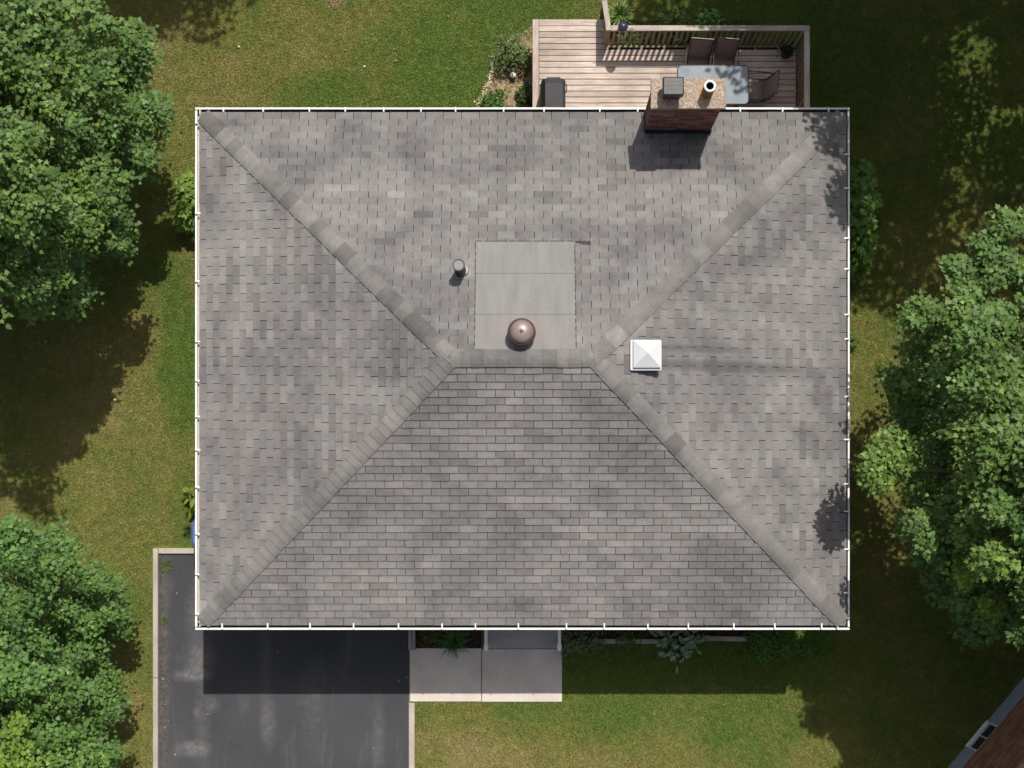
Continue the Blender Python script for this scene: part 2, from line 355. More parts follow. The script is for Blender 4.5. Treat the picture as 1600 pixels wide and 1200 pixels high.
inst = gn('GeometryNodeInstanceOnPoints'); ng.links.new(dist.outputs['Points'], inst.inputs['Points']); ng.links.new(sm.outputs[0], inst.inputs['Instance'])
rv = gn('FunctionNodeRandomValue'); rv.data_type = 'FLOAT_VECTOR'; rv.inputs[0].default_value = (-.25, -.25, 0); rv.inputs[1].default_value = (.25, .25, 6.28)
rs = gn('FunctionNodeRandomValue'); rs.data_type = 'FLOAT'; rs.inputs[2].default_value = .55; rs.inputs[3].default_value = 1.25
ng.links.new(rv.outputs[0], inst.inputs['Rotation']); ng.links.new(rs.outputs[1], inst.inputs['Scale'])
ng.links.new(inst.outputs[0], go.inputs[0])
md = grass.modifiers.new('scatter', 'NODES'); md.node_group = ng

# ------------------------------------------------------------------ the house
ZE, PITCH = 2.93, 1/3.0
RX0, RX1, RY0, RY1 = -5.455, 5.475, -1.578, 7.088
RL = (RY1-RY0)/2; ZR = ZE+RL*PITCH
def zroof(x, y): return ZE+PITCH*min(x-RX0, RX1-x, y-RY0, RY1-y)
house = thing('house', 'grey shingled hip-roofed house in the middle of the lawn', 'house', (0, 0, 0))
mb = MB()
wx0, wx1, wy0, wy1 = -5.0, 5.02, -1.12, 6.64
for a in ((wx0, wx1, wy0, wy0+.2), (wx0, wx1, wy1-.2, wy1), (wx0, wx0+.2, wy0+.2, wy1-.2), (wx1-.2, wx1, wy0+.2, wy1-.2)): mb.box(*a, 0, 2.72)
mb.build('wall', MSIDE, house)
mb = MB(); mb.box(wx0+.6, wx0+3.0, wy0-.03, wy0-.002, .02, 2.1)
for k in range(4): mb.box(wx0+.66, wx0+2.94, wy0-.045, wy0-.03, .08+k*.51, .52+k*.51)
mb.build('garage_door', MWHITE, house)
fd = MB().box(-.45, .45, wy0-.03, wy0-.002, .36, 2.4).build('front_door', MBROWN, house); MB().lathe([(.0, 0), (.03, .01), (.03, .04), (0, .05)], 10, (.36, wy0-.07, 1.35)).build('handle', MSTEEL, fd)
mb = MB(); mb.box(RX0+.03, RX1-.03, RY0+.03, wy0-.002, 2.72, 2.74); mb.box(RX0+.03, RX1-.03, wy1+.002, RY1-.03, 2.72, 2.74); mb.box(RX0+.03, wx0-.002, wy0, wy1, 2.72, 2.74); mb.box(wx1+.002, RX1-.03, wy0, wy1, 2.72, 2.74)
mb.build('soffit', MWHITE, house)
# roof sheathing; dark colour stands in for shaded tab slots and dirty course joints
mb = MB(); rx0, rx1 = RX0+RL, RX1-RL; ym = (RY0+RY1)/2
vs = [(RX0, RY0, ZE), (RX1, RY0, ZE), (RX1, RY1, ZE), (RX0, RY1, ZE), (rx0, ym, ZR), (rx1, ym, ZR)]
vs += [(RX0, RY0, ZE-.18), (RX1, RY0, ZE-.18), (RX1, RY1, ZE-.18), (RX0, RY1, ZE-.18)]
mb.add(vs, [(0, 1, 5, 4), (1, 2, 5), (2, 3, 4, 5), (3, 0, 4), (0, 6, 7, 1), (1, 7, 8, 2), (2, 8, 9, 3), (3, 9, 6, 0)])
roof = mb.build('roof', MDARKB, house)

def clip(poly, a, b, c):                              # keep a*x + b*y + c >= 0
    out = []
    for i in range(len(poly)):
        p, q = poly[i], poly[(i+1) % len(poly)]
        dp, dq = a*p[0]+b*p[1]+c, a*q[0]+b*q[1]+c
        if dp >= 0: out.append(p)
        if (dp >= 0) != (dq >= 0):
            t = dp/(dp-dq); out.append((p[0]+t*(q[0]-p[0]), p[1]+t*(q[1]-p[1])))
    return out
PX0, PX1, PY0, PY1 = -.757, .858, 2.76, 4.75           # membrane patch on the north slope
EXPO, TAB = .127*math.cos(math.atan(PITCH)), .305
tabs = []                                             # (area seen, verts, faces, colour)
slopes = [('S', RX1-RX0, lambda u, v: (RX0+u, RY0+v), 0.0), ('N', RX1-RX0, lambda u, v: (RX1-u, RY1-v), 0.1),
          ('E', RY1-RY0, lambda u, v: (RX1-v, RY0+u), .07), ('W', RY1-RY0, lambda u, v: (RX0+v, RY1-u), .02)]
nrm = {'S': (0, -1), 'N': (0, 1), 'E': (1, 0), 'W': (-1, 0)}
slot = {'S': .0095, 'N': .0105, 'E': .0098, 'W': .0098}
for name, W, mp, uo in slopes:
    cosn = math.cos(math.atan(PITCH)); sinn = math.sin(math.atan(PITCH))
    nv = Vector((nrm[name][0]*sinn, nrm[name][1]*sinn, cosn))
    k = 0
    while k*EXPO < RL:
        crs = random.gauss(1, .035)
        v0 = k*EXPO - (.012 if k == 0 else 0); v1 = min(k*EXPO+EXPO-{'W': .0075, 'E': .0075, 'N': .0045, 'S': .004}[name], RL)
        off = uo + (TAB/2 if k % 2 else 0) + random.uniform(-.006, .006) + (k//2)*(.012 if name == 'W' else -.006 if name == 'E' else 0)
        j0 = int(-2)
        for j in range(-2, int(W/TAB)+3):
            sj = slot[name]*random.uniform(.6, 1.25)
            u0, u1 = off+j*TAB, off+(j+1)*TAB-sj
            dv = random.uniform(-.0025, .0025)
            poly = [(u0, v0+dv), (u1, v0+dv+random.uniform(-.0015, .0015)), (u1, v1), (u0, v1)]
            poly = clip(poly, 1, -1, -.0); 
            if len(poly) >= 3: poly = clip(poly, -1, -1, W)
            if len(poly) < 3: continue
            ar = abs(sum(poly[i][0]*poly[(i+1) % len(poly)][1]-poly[(i+1) % len(poly)][0]*poly[i][1] for i in range(len(poly))))/2
            if ar < .0006: continue
            if name == 'N':                            # leave the membrane patch free of shingles
                cx = sum(mp(*p)[0] for p in poly)/len(poly); cy = sum(mp(*p)[1] for p in poly)/len(poly)
                if PY0 < cy < PY1-.03:
                    px = [mp(*p)[0] for p in poly]
                    if min(px) < PX1 and max(px) > PX0:
                        if min(px) < PX0-.02: poly = clip(poly, 1, 0, -(RX1-PX0)-.004)
                        elif max(px) > PX1+.02: poly = clip(poly, -1, 0, (RX1-PX1)-.004)
                        else: continue
                        if len(poly) < 3: continue
            lift = random.uniform(.0115, .0155)+{'S': .007, 'W': .009, 'E': .008, 'N': .001}[name]; rise = random.uniform(-.0015, .0015)
            base, top = [], []
            for (u, v) in poly:
                x, y = mp(u, v); z = ZE+PITCH*v; t = (v-v0)/(v1-v0)
                h = lift*(1-t)+.0025*t+rise*(u-u0)/TAB
                base.append(Vector((x, y, z))+nv*.0004); top.append(Vector((x, y, z))+nv*h)
            n = len(poly); fs = [tuple(n+i for i in range(n))] + [(i, (i+1) % n, n+(i+1) % n, n+i) for i in range(n)]
            g = random.gauss(0, 1); b = .184*(1+.062*g) * (random.choice([.82, .86, .9]) if random.random() < .09 else 1) * (1.10 if random.random() < .08 else 1)
            q = random.random(); tint = (1.045, .96, .93) if q < .35 else (1.02, .972, .938) if q < .8 else (1.0, .978, .952)
            mxy = mp(sum(p[0] for p in poly)/n, sum(p[1] for p in poly)/n)
            nn = mnoise.noise(Vector((mxy[0]*.55, mxy[1]*.55, 3.1)))
            b *= (1+.13*nn)*crs
            tabs.append((ar/(H-base[0].z)**2, base+top, fs, (b*tint[0], b*tint[1], b*tint[2], 1)))
        k += 1
tabs.sort(key=lambda t: -t[0])
field = MB()
for i, (a, vs, fs, c) in enumerate(tabs):
    if i < 300:
        s = MB(); s.col = c; s.add(vs, fs); s.build('shingle', MSH, roof)
    else: field.col = c; field.add(vs, fs)
field.build('shingle_field', MSH, roof)['kind'] = 'stuff'
# hip and ridge caps
def cap_run(a, b, exposures, wid=.142, cols=(.86, .92, .97, 1, 1.04, 1.08)):
    a = Vector((a[0], a[1])); b = Vector((b[0], b[1])); L = (b-a).length; d = (b-a)/L; pn = Vector((-d.y, d.x))
    s = .02
    while s < L:
        e = random.uniform(*exposures); s1 = min(s+e+.03, L+.06)
        col = .186*random.choice(cols)*random.uniform(.95, 1.06); mb = MB(); mb.col = (col*1.02, col*.965, col*.91, 1)
        wl = wid*random.uniform(.97, 1.03); rows = []
        for ss, lf in ((s, .050), (s1, .034)):
            for dd in (-1, -.55, -.18, .18, .55, 1):
                q = a+d*ss+pn*dd*wl
                if dd in (-.18, .18): q0 = a+d*ss; z = zroof(q.x, q.y)+lf*.9
                else: z = zroof(q.x, q.y)+lf*(.8 if abs(dd) == 1 else 1)
                rows.append(Vector((q.x, q.y, z)))
        bot = [Vector((p.x, p.y, p.z-.012 if i % 6 not in (0, 5) else zroof(p.x, p.y)+.014)) for i, p in enumerate(rows)]
        fs = [(i, i+1, 6+i+1, 6+i) for i in range(5)] + [(i+1, i, 12+i, 13+i) for i in range(5)] + [(0, 6, 18, 12), (11, 5, 17, 23)] + [(6+i, 7+i, 19+i, 18+i) for i in range(5)]
        fs = [f[::-1] for f in fs]
        mb.add(rows+bot, fs); mb.build('ridge_cap', MSH, roof); s += e
cap_run((RX0+.03, RY1-.03), (rx0, ym), (.15, .30), .142, (.72, .8, .95, 1, 1.06, 1.12, 1.18)); cap_run((RX1-.03, RY1-.03), (rx1, ym), (.2, .42), .142, (.82, .92, 1, 1.05, 1.12))
cap_run((RX0+.03, RY0+.03), (rx0, ym), (.135, .15), .142, (.93, .97, 1, 1.03, 1.07)); cap_run((RX1-.03, RY0+.03), (rx1, ym), (.18, .36), .142, (.8, .9, 1, 1.04, 1.12))
cap_run((rx0-.04, ym), (rx1+.04, ym), (.16, .3), .145)
# rolled membrane, three sheets
ys_ = [(2.86, 3.50, .010), (3.49, 4.20, .013), (4.19, PY1, .016)]
for i, (y0, y1, h) in enumerate(ys_[::-1]):
    mb = MB(); n = 10; vs = []
    for yy in (y0, y1):
        for k in range(n+1):
            x = PX0+(PX1-PX0)*k/n + (random.uniform(-.006, .006) if k in (0, n) else 0); y = yy+random.uniform(-.004, .004)
            vs.append((x, y, zroof(x, y)+h+random.uniform(-.001, .001)+(.004 if yy == y0 else 0)))
    bt = [(x, y, zroof(x, y)+.001) for x, y, z in vs]; m_ = n+1
    fs = [(k, k+1, m_+k+1, m_+k) for k in range(n)] + [(2*m_+k, 2*m_+k+1, k+1, k) for k in range(n)] + [(m_+k, m_+k+1, 3*m_+k+1, 3*m_+k) for k in range(n)] + [(0, m_, 3*m_, 2*m_), (m_-1, 3*m_-1, 4*m_-1, 2*m_-1)]
    mb.add(vs+bt, fs); mb.build('membrane_sheet', MMEMB, roof)
mb = MB()
for (px, py, rx, ry) in ((905, 377.5, 7, 1.5), (913, 379, 5, 3), (920, 379.5, 3.5, 3.5)):
    c = P3(px, py, 3.72); c.z = zroof(c.x, c.y)+.017
    ring = [(c.x+rx/95*math.cos(t)*random.uniform(.8, 1.1), c.y+ry/95*math.sin(t)) for t in np.linspace(0, 2*math.pi, 12)[:-1]]
    mb.add([(x, y, zroof(x, y)+.019+rx*.0004) for x, y in ring], [tuple(range(11))])
for x in (PX0-.003, PX1+.003):
    for k in range(14):
        y = 2.95+k*.128; mb.box(x-.005, x+.005, y, y+random.uniform(.06, .127), zroof(x, y)+.006, zroof(x, y)+.018)
for k in range(12):
    x = PX0+k*.135; mb.box(x, x+random.uniform(.1, .134), PY1-.004, PY1+.008, zroof(x, PY1)+.01, zroof(x, PY1)+.021)
mb.build('tar_seam', MFLASH, roof)
# gutters
GX0, GX1, GY0, GY1 = P(305, 0, 2.9)[0], P(1327.5, 0, 2.9)[0], P(0, 984)[1]*23.3/26.2, P(0, 168)[1]*23.3/26.2
hN = [350, 412, 484, 540, 600, 658, 712, 787, 850, 937, 996, 1156, 1222, 1294]; hS = [348, 419, 485, 553, 623, 691, 743, 810, 885, 944, 1012, 1075, 1146, 1210, 1283, 1308]
hW = [193, 334, 440, 534, 595, 651, 703, 761, 834, 897, 959]; hE = [242, 295, 373, 421, 492, 530, 620, 687, 756, 799, 858, 926, 965]
def gutter(side):
    lip = .034 if side in 'WS' else .030
    mb = MB(); tr = MB()
    if side in 'NS':
        o_, i_ = (GY1, RY1-.02) if side == 'N' else (GY0, RY0+.02); sg = 1 if side == 'N' else -1
        a0, a1 = GX0, GX1
        def B(m, d0, d1, z0, z1, e0=a0, e1=a1): y = sorted((o_-sg*d0, o_-sg*d1)); m.box(e0, e1, y[0], y[1], z0, z1)
    else:
        o_, i_ = (GX1, RX1-.02) if side == 'E' else (GX0, RX0+.02); sg = 1 if side == 'E' else -1
        a0, a1 = GY0+.05, GY1-.05
        def B(m, d0, d1, z0, z1, e0=a0, e1=a1): x = sorted((o_-sg*d0, o_-sg*d1)); m.box(x[0], x[1], e0, e1, z0, z1)
    wd = abs(o_-i_)
    # the long lip in slightly uneven lengths
    n = 9
    for k in range(n):
        e0, e1 = a0+(a1-a0)*k/n, a0+(a1-a0)*(k+1)/n; j = .003*math.sin(k*2.1)
        B(mb, 0, lip, 2.87+j, 2.90+j, e0, e1)
    B(mb, .004, .014, 2.79, 2.87); B(mb, .014, wd, 2.785, 2.795)
    g = mb.build('gutter', MWHITE, house)
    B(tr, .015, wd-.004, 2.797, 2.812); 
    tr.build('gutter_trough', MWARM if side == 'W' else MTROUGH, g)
    bk = MB(); 
    if side == 'W': B(bk, .078, .10, 2.80, 2.945); bk.build('drip_edge', MWARM, g)
    for q in {'N': hN, 'S': hS, 'W': hW, 'E': hE}[side]:
        h = MB(); c = P(q, q, 2.9); c = c[0] if side in 'NS' else c[1]
        B(h, .01, .115 if side in 'EWS' else .085, 2.901, 2.953, c-.011, c+.011) if side != 'W' else B(h, .01, .105, 2.901, 2.95, c-.011, c+.011)
        h.build('gutter_hanger', MWHITE, g)
    return g
for s_ in 'NSEW': gutter(s_)
# chimney
CX0, CX1, CY0, CY1 = 2.07, 3.17, 6.73, 7.085; CZ = 4.49
mb = MB(); mb.box(CX0+.012, CX1-.012, CY0+.012, CY1-.012, 2.7, CZ); chim = mb.build('chimney', MMORT, house)
bk = MB()
def brick_col(dark=1.0):
    g = random.uniform(.75, 1.2)*dark; return random.choice([(.24*g, .105*g, .085*g, 1), (.20*g, .085*g, .072*g, 1), (.27*g, .135*g, .105*g, 1), (.15*g, .075*g, .072*g, 1)])
nz = 0
z = 3.0
while z+.057 < CZ:
    st = .1 if nz % 2 else 0
    for ax in range(4):
        Lx = (CX1-CX0) if ax < 2 else (CY1-CY0); u = -st
        while u < Lx:
            u0, u1 = max(u, 0), min(u+.19, Lx)
            if u1-u0 > .02:
                bk.col = brick_col(); d = random.uniform(0, .003)
                if ax == 0: bk.box(CX0+u0, CX0+u1, CY0-d, CY0+.012, z, z+.057)
                elif ax == 1: bk.box(CX0+u0, CX0+u1, CY1-.012, CY1+d, z, z+.057)
                elif ax == 2: bk.box(CX0-d, CX0+.012, CY0+.013+u0*.96, CY0+u1*.96-.013, z, z+.057)
                else: bk.box(CX1-.012, CX1+d, CY0+.013+u0*.96, CY0+u1*.96-.013, z, z+.057)
            u += .2
    z += .067; nz += 1
o = bk.build('brickwork', MBR, chim); o['kind'] = 'stuff'
KX0_, KX1_, KY0_, KY1_ = P(1017, 0, 4.55)[0], P(1134.5, 0, 4.55)[0], P(0, 169.5, 4.55)[1], P(0, 122, 4.55)[1]
mb = MB(); cxm, cym = 2.62, 6.92
mb.bbox(KX0_-cxm, KX1_-cxm, KY0_-cym, KY1_-cym, 4.492-4.5, .05, .006); o = mb.build('chimney_cap', MPEB, chim); o.location = (cxm, cym, 4.5)
x0, x1, y0, y1 = P(1037, 0, 4.8)[0], P(1066, 0, 4.8)[0], P(0, 149, 4.8)[1], P(0, 124, 4.8)[1]
mb = MB(); mb.col = (.15, .06, .055, 1)
for k in range(3): mb.box(x0+.015, x1-.015, y0+.015, y1-.015, 4.552+k*.062, 4.608+k*.062)
o = mb.build('flue_stub', MBR, chim)
mb = MB(); mb.loft([rrect(x0-.005, x1+.005, y0-.005, y1+.005, 4.735, .012, 2), rrect(x0-.015, x1+.015, y0-.015, y1+.015, 4.74, .012, 2), rrect(x0-.018, x1+.018, y0-.018, y1+.018, 4.86, .012, 2), rrect(x0+.0, x1-.0, y0+.0, y1-.0, 4.872, .012, 2)])
for k in range(3): mb.box(x0+.03, x1-.03, y0+.07+k*.06, y0+.075+k*.06, 4.871, 4.875)
mb.build('flue_cover', MBLACK, chim)
fx, fy = P(1105, 144.5, 4.55)
mb = MB(); mb.lathe([(.092, 4.552), (.09, 4.86), (.062, 4.86), (.062, 4.70)], 24, (fx, fy, 0)); fl = mb.build('flue_pipe', MRUST, chim, False)
mb = MB(); mb.lathe([(.094, 4.845), (.094, 4.872), (.088, 4.88), (.066, 4.88), (.060, 4.872), (.060, 4.845)], 28, (fx, fy, 0)); mb.build('flue_rim', MWHITE, chim)
mb = MB(); mb.lathe([(.058, 4.79), (.058, 4.80)], 24, (fx, fy, 0)); mb.box(fx-.006, fx+.05, fy-.03, fy-.02, 4.80, 4.81); mb.build('flue_opening', MFLASH, chim)
mb = MB(); f = .014
mb.box(CX0-f, CX1+f, CY0-f, CY0-.004, 2.95, 3.20); mb.box(CX0-f, CX0-.004, CY0-.004, CY1, 2.88, 3.15); mb.box(CX1+.004, CX1+f, CY0-.004, CY1, 2.88, 3.15)
for k in range(10):
    x = CX0+k*.11; mb.box(x, x+random.uniform(.08, .115), CY0-f-random.uniform(.01, .03), CY0-f, 3.02, 3.09)
mb.build('chimney_flashing', MFLASH, chim)
# pipe vent
vx, vy = P(720, 426, 3.9); vz = zroof(vx, vy)
mb = MB(); mb.lathe([(.096, -.05), (.094, .42), (.1, .425), (.1, .46), (.08, .46), (.08, .445)], 24); vp = mb.build('vent_pipe', MBLACK, house); vp.location = (vx, vy, vz); vp.rotation_euler = (R(-5), R(-2), 0)
MB().lathe([(.079, .442), (.079, .45)], 20).build('pipe_screen', MSCREEN, vp)
mb = MB(); mb.lathe([(.15, .0), (.145, .02), (.115, .04), (.1, .09)], 24, sx=1.0, sy=.9)
o = mb.build('pipe_boot', MGREY, vp); o.location = (.025, .0, -.01); o.rotation_euler = (R(-13), 0, 0)
mb = MB(); dx0, dx1, dy0, dy1 = vx-.30, vx+.22, vy-.12, vy+.13
mb.add([(x, y, zroof(x, y)+.018) for x, y in ((dx0, dy0), (dx1, dy0), (dx1, dy1), (dx0, dy1))]+[(x, y, zroof(x, y)+.008) for x, y in ((dx0, dy0), (dx1, dy0), (dx1, dy1), (dx0, dy1))], [(0, 1, 2, 3), (0, 4, 5, 1), (1, 5, 6, 2), (2, 6, 7, 3), (3, 7, 4, 0)])
# dome vent
dx, dy = P(815, 522, 4.3); dz = zroof(dx, dy)
dv = thing('dome_vent', None, None); dv.parent = house; dv.location = (dx, dy, dz); dv['label'] = 'brown metal mushroom vent on the roof membrane'
mb = MB(); mb.lathe([(.15, -.06), (.15, .27)], 24); mb.build('vent_throat', MBLACK, dv)
mb = MB(); mb.lathe([(.17, .21), (.205, .21), (.226, .225), (.222, .28), (.206, .31), (.178, .322)], 36); mb.build('vent_skirt', MBROWN, dv, True)
mb = MB(); mb.lathe([(.184, .31), (.184, .328), (.172, .358), (.145, .386), (.10, .408), (.045, .42), (.003, .421)], 36); mb.build('vent_dome', MDOME, dv, True)  # dome in a lighter brown than the skirt
MB().lathe([(.034, .421), (.032, .4285), (.014, .433), (.003, .4335)], 16).build('vent_button', MBROWN, dv)
# white roof vent
ux, uy = P(1008.5, 556, 4.15); uz = zroof(ux-.25, uy)+.03
rv_ = thing('roof_vent', None, None); rv_.parent = house; rv_.location = (ux, uy, uz); rv_['label'] = 'white square pyramid-topped vent on the east slope'
mb = MB(); mb.box(-.2, .2, -.2, .2, -.25, -.001); mb.build('vent_base', MBLACK, rv_)
mb = MB(); mb.loft([rrect(-.25, .25, -.245, .245, .0, .02), rrect(-.25, .25, -.245, .245, .028, .02), rrect(-.245, .245, -.24, .24, .034, .02)]); mb.build('vent_tray', MVENT, rv_)
mb = MB(); a = .205
mb.add([(-a, -a, .035), (a+.03, -a, .035), (a+.03, a+.03, .035), (-a, a+.03, .035), (-a, -a, .085), (a+.03, -a, .085), (a+.03, a+.03, .085), (-a, a+.03, .085), (.015, .015, .215)], [(0, 1, 5, 4), (1, 2, 6, 5), (2, 3, 7, 6), (3, 0, 4, 7), (4, 5, 8), (5, 6, 8), (6, 7, 8), (7, 4, 8)])
mb.build('vent_cap', MVENT, rv_)

# ------------------------------------------------------------------ front step and handrails
st = thing('front_step', 'grey concrete front steps between the two white handrails', 'steps')
mb = MB(); mb.bbox(P(757, 0)[0]+.0, P(873, 0)[0], P(0, 1012)[1], P(0, 996)[1], -.05, .17, .01); mb.build('tread', MSTEP, st)
mb = MB(); mb.bbox(P(757, 0)[0], P(873, 0)[0], P(0, 995.5)[1], -1.123, -.05, .33, .01); mb.build('tread', MSTEP, st)
def handrail(px, label):
    x = P(px, 0, .95)[0]; ye = P(0, 1010, .95)[1]
    t = thing('handrail', label, 'handrail', (x, ye, 0), 0, 'white handrails of the front steps')
    mb = MB(); mb.bbox(-.028, .028, .02, 1.0, .93, .975, .006, Matrix.Rotation(R(6), 4, 'X')); mb.build('rail', MRAILW, t)
    mb = MB(); mb.bbox(-.034, .034, -.034, .034, .0, .95, .004); p = mb.build('post', MRAILW, t)
    mb = MB(); mb.bbox(-.042, .042, -.042, .042, .951, .985, .012); mb.build('post_cap', MRAILW, p)
    mb = MB(); mb.bbox(-.034, .034, .78, .85, .17, 1.01, .004); mb.build('post', MRAILW, t)
    for k in range(5): MB().box(-.01, .01, .13+k*.12, .15+k*.12, .17, .94+.012*k).build('baluster', MRAILW, t)
handrail(759.5, 'white front-step handrail beside the mulch bed with spiky grass')
handrail(874, 'white front-step handrail beside the straggly shaded shrub')
te = thing('bed_edging', 'short double timber edging between driveway and mulch bed', 'edging', group=None)
for k, (a, b) in enumerate(((638.8, 644), (644.6, 649.5))):
    mb = MB(); mb.bbox(P(a, 0)[0], P(b, 0)[0], P(0, 1015)[1], -1.13, .0, .12+.02*k, .01); mb.build('timber', MTIMB, te)
te = thing('timber_edging', 'long grey timber edging along the front flower bed', 'edging')
for a, b, dy, rz in ((925, 1000, 0, 0), (1001, 1093, .0, .4), (1096, 1168, .05, -1.2)):
    x0, x1 = P(a, 0)[0], P(b, 0)[0]; y = P(0, 1001.5)[1]+dy
    mb = MB(); mb.bbox(-(x1-x0)/2, (x1-x0)/2, -.045, .045, 0, .09, .01); o = mb.build('timber', MTIMB, te); o.location = ((x0+x1)/2, y, 0); o.rotation_euler = (0, 0, R(rz))

# ------------------------------------------------------------------ deck
ZD, ZRL = .95, 1.72
deck = thing('wooden_deck', 'weathered grey-brown wooden deck with railing behind the house', 'deck')
DKX0, DKX1, DKN, DKP, DKS = .19, 5.035, 8.957, 9.42, 6.645
def board(x0, x1, yc, wid=.0975, cache={}, parent=deck):
    L = round(x1-x0, 3)
    if (L, wid) not in cache: cache[(L, wid)] = MB().bbox(-L/2, L/2, -wid/2, wid/2, -.03, 0, .004).mesh('deck_board', MDECK)
    o = link('deck_board', cache[(L, wid)], parent); o.location = ((x0+x1)/2, yc, ZD+random.uniform(-.0015, .0015)); o.rotation_euler = (random.uniform(-.006, .006), 0, 0); return o
o = board(DKX0+.122, 1.585, DKP-.058, .114); 
mbv = MB().bbox(-(DKP-DKS)/2, (DKP-DKS)/2, -.057, .057, -.03, .002, .004).mesh('deck_board', MDECK)
o = link('deck_board', mbv, deck); o.location = (DKX0+.057, (DKP+DKS)/2, ZD); o.rotation_euler = (0, 0, R(90))
y = DKP-.116-.0545; k = 0
while y > DKS+.04:
    if y+.05 > DKN: board(DKX0+.12, 1.585, y)
    else:
        j = [2.55, 3.7, 1.9, 3.1][k % 4]
        board(DKX0+.12, j-.0015, y); board(j+.0015, DKX1, y)
    y -= .1095; k += 1
mb = MB(); mb.box(DKX0+.006, DKX0+.04, DKS, DKP-.04, ZD-.26, ZD-.034); mb.box(DKX0+.006, 1.58, DKP-.039, DKP-.006, ZD-.26, ZD-.034); mb.box(1.545, 1.58, DKN-.02, DKP-.04, ZD-.26, ZD-.034)
mb.box(1.585, DKX1-.004, DKN-.04, DKN-.008, ZD-.26, ZD-.034); mb.box(DKX1-.038, DKX1-.006, DKS, DKN-.041, ZD-.26, ZD-.034)
for k in range(11): mb.box(.5+k*.42, .54+k*.42, DKS, DKN-.042, ZD-.22, ZD-.034)
mb.build('joist_frame', MBAL, deck)
for x, y in ((.3, 9.3), (.3, 7.2), (1.45, 9.3), (3.2, 8.8), (4.9, 8.8), (4.9, 7.2)):
    MB().box(x-.045, x+.045, y-.045, y+.045, 0, ZD-.27).build('support_post', MBAL, deck)
RNI, RNO, REI, REO = 8.93, 9.028, 5.034, 5.131
def rail_board(L, cx, cy, cz, rz=0, ry=0):
    o = MB().bbox(-L/2, L/2, -.048, .048, -.038, 0, .005).build('top_rail', MRAIL, deck); o.location = (cx, cy, cz); o.rotation_euler = (0, ry, rz); return o
rail_board(REO-1.59, (REO+1.59)/2, (RNI+RNO)/2, ZRL)
rail_board(RNI-DKS-.004, (REI+REO)/2, (RNI+DKS)/2-.002, ZRL, R(90))
d = Vector((1.485, 9.60, 1.40))-Vector((1.545, 8.94, 1.725)); o = rail_board(d.length, 0, 0, 0); o.location = Vector((1.515, 9.27, 1.5625)); o.rotation_mode = 'QUATERNION'; o.rotation_quaternion = d.to_track_quat('X', 'Z')
bal = MB().box(-.019, .019, -.019, .019, 0, ZRL-.04-(ZD-.2)).mesh('baluster', MBAL)
x = 1.66
while x < REI-.03:
    o = link('baluster', bal, deck); o.location = (x, RNI+.045, ZD-.2); x += .1025
y = RNI-.02
while y > DKS:
    o = link('baluster', bal, deck); o.location = (REI+.045, y, ZD-.2); y -= .1025
for x, y, z1 in ((1.54, 8.985, ZRL-.04), (REI+.045, RNI+.045, ZRL-.041), (3.3, RNI+.06, ZRL-.041), (REI+.06, 7.75, ZRL-.041)):
    MB().box(x-.042, x+.042, y-.042, y+.042, 0, z1).build('rail_post', MBAL, deck)
MB().box(1.445, 1.525, 9.52, 9.60, 0, 1.36).build('rail_post', MBAL, deck)
for k in range(5):                                     # infill of the sloping stub
    t_ = (k+.6)/5.4; MB().box(1.50, 1.535, 9.03+t_*.5-.018, 9.03+t_*.5+.018, ZD-.1, 1.64-t_*.26).build('baluster', MBAL, deck)

# grill under its cover
gr = thing('covered_grill', 'barbecue grill under a black vinyl cover on the deck', 'grill', (.555, 7.47, ZD))
def rr(hx0, hx1, hy, z, r=.03): return rrect(hx0, hx1, -hy, hy, z, r, 3)
mb = MB(); mb.loft([rr(-.235, .235, .60, .02), rr(-.225, .225, .59, .45), rr(-.215, .215, .575, .80), rr(-.205, .205, .56, .90, .04), rr(-.19, .19, .545, .95, .05), rr(-.165, .172, .52, 1.05, .04), rr(-.15, .158, .42, 1.10, .03)])
mb.build('cover', MCOVER, gr)
for s in (-1, 1): MB().tube([(s*.21, .50, .80), (s*.236, .47, .79), (s*.236, .37, .79), (s*.21, .34, .80)], .011, 6).build('handle_strap', MBLACK, gr)
MB().box(-.12, .12, .556, .575, .93, .95).build('cover_seam', MBLACK, gr)
for sx in (-1, 1):
    for sy in (-1, 1): MB().tube([(sx*.17, sy*.5, .05), (sx*.2, sy*.5, .05)], .05, 12).build('wheel', MBLACK, gr)
# patio table
tx0, tx1, ty0, ty1 = P(1058.5, 0, 1.67)[0], P(1170, 0, 1.67)[0], P(0, 163, 1.67)[1], P(0, 101.5, 1.67)[1]
tcx, tcy = (tx0+tx1)/2, (ty0+ty1)/2; hx, hy = (tx1-tx0)/2, (ty1-ty0)/2
tb = thing('patio_table', 'rounded rectangular patio table with frosted glass top', 'table', (tcx, tcy, ZD))
mb = MB(); mb.loft([rrect(-hx+.012, hx-.012, -hy+.012, hy-.012, .712, .07, 6), rrect(-hx+.012, hx-.012, -hy+.012, hy-.012, .722, .07, 6)]); mb.build('glass_top', MGLASS, tb)
mb = MB(); rg = [Vector(p) for p in rrect(-hx+.008, hx-.008, -hy+.008, hy-.008, .712, .075, 6)]; mb.tube(rg+[rg[0], rg[1]], .013, 8, False); mb.build('table_rim', MFRAME, tb, True)
for sx in (-1, 1):
    for sy in (-1, 1):
        MB().tube([(sx*(hx-.05), sy*(hy-.05), .69), (sx*(hx-.17), sy*(hy-.13), .66), (sx*(hx-.17), sy*(hy-.13), 0)], .017, 8).build('leg', MFRAME, tb)
        MB().tube([(sx*(hx-.06), sy*(hy-.06), .697), (sx*(hx-.30), sy*.03, .68)], .012, 6).build('support_bar', MFRAME, tb)
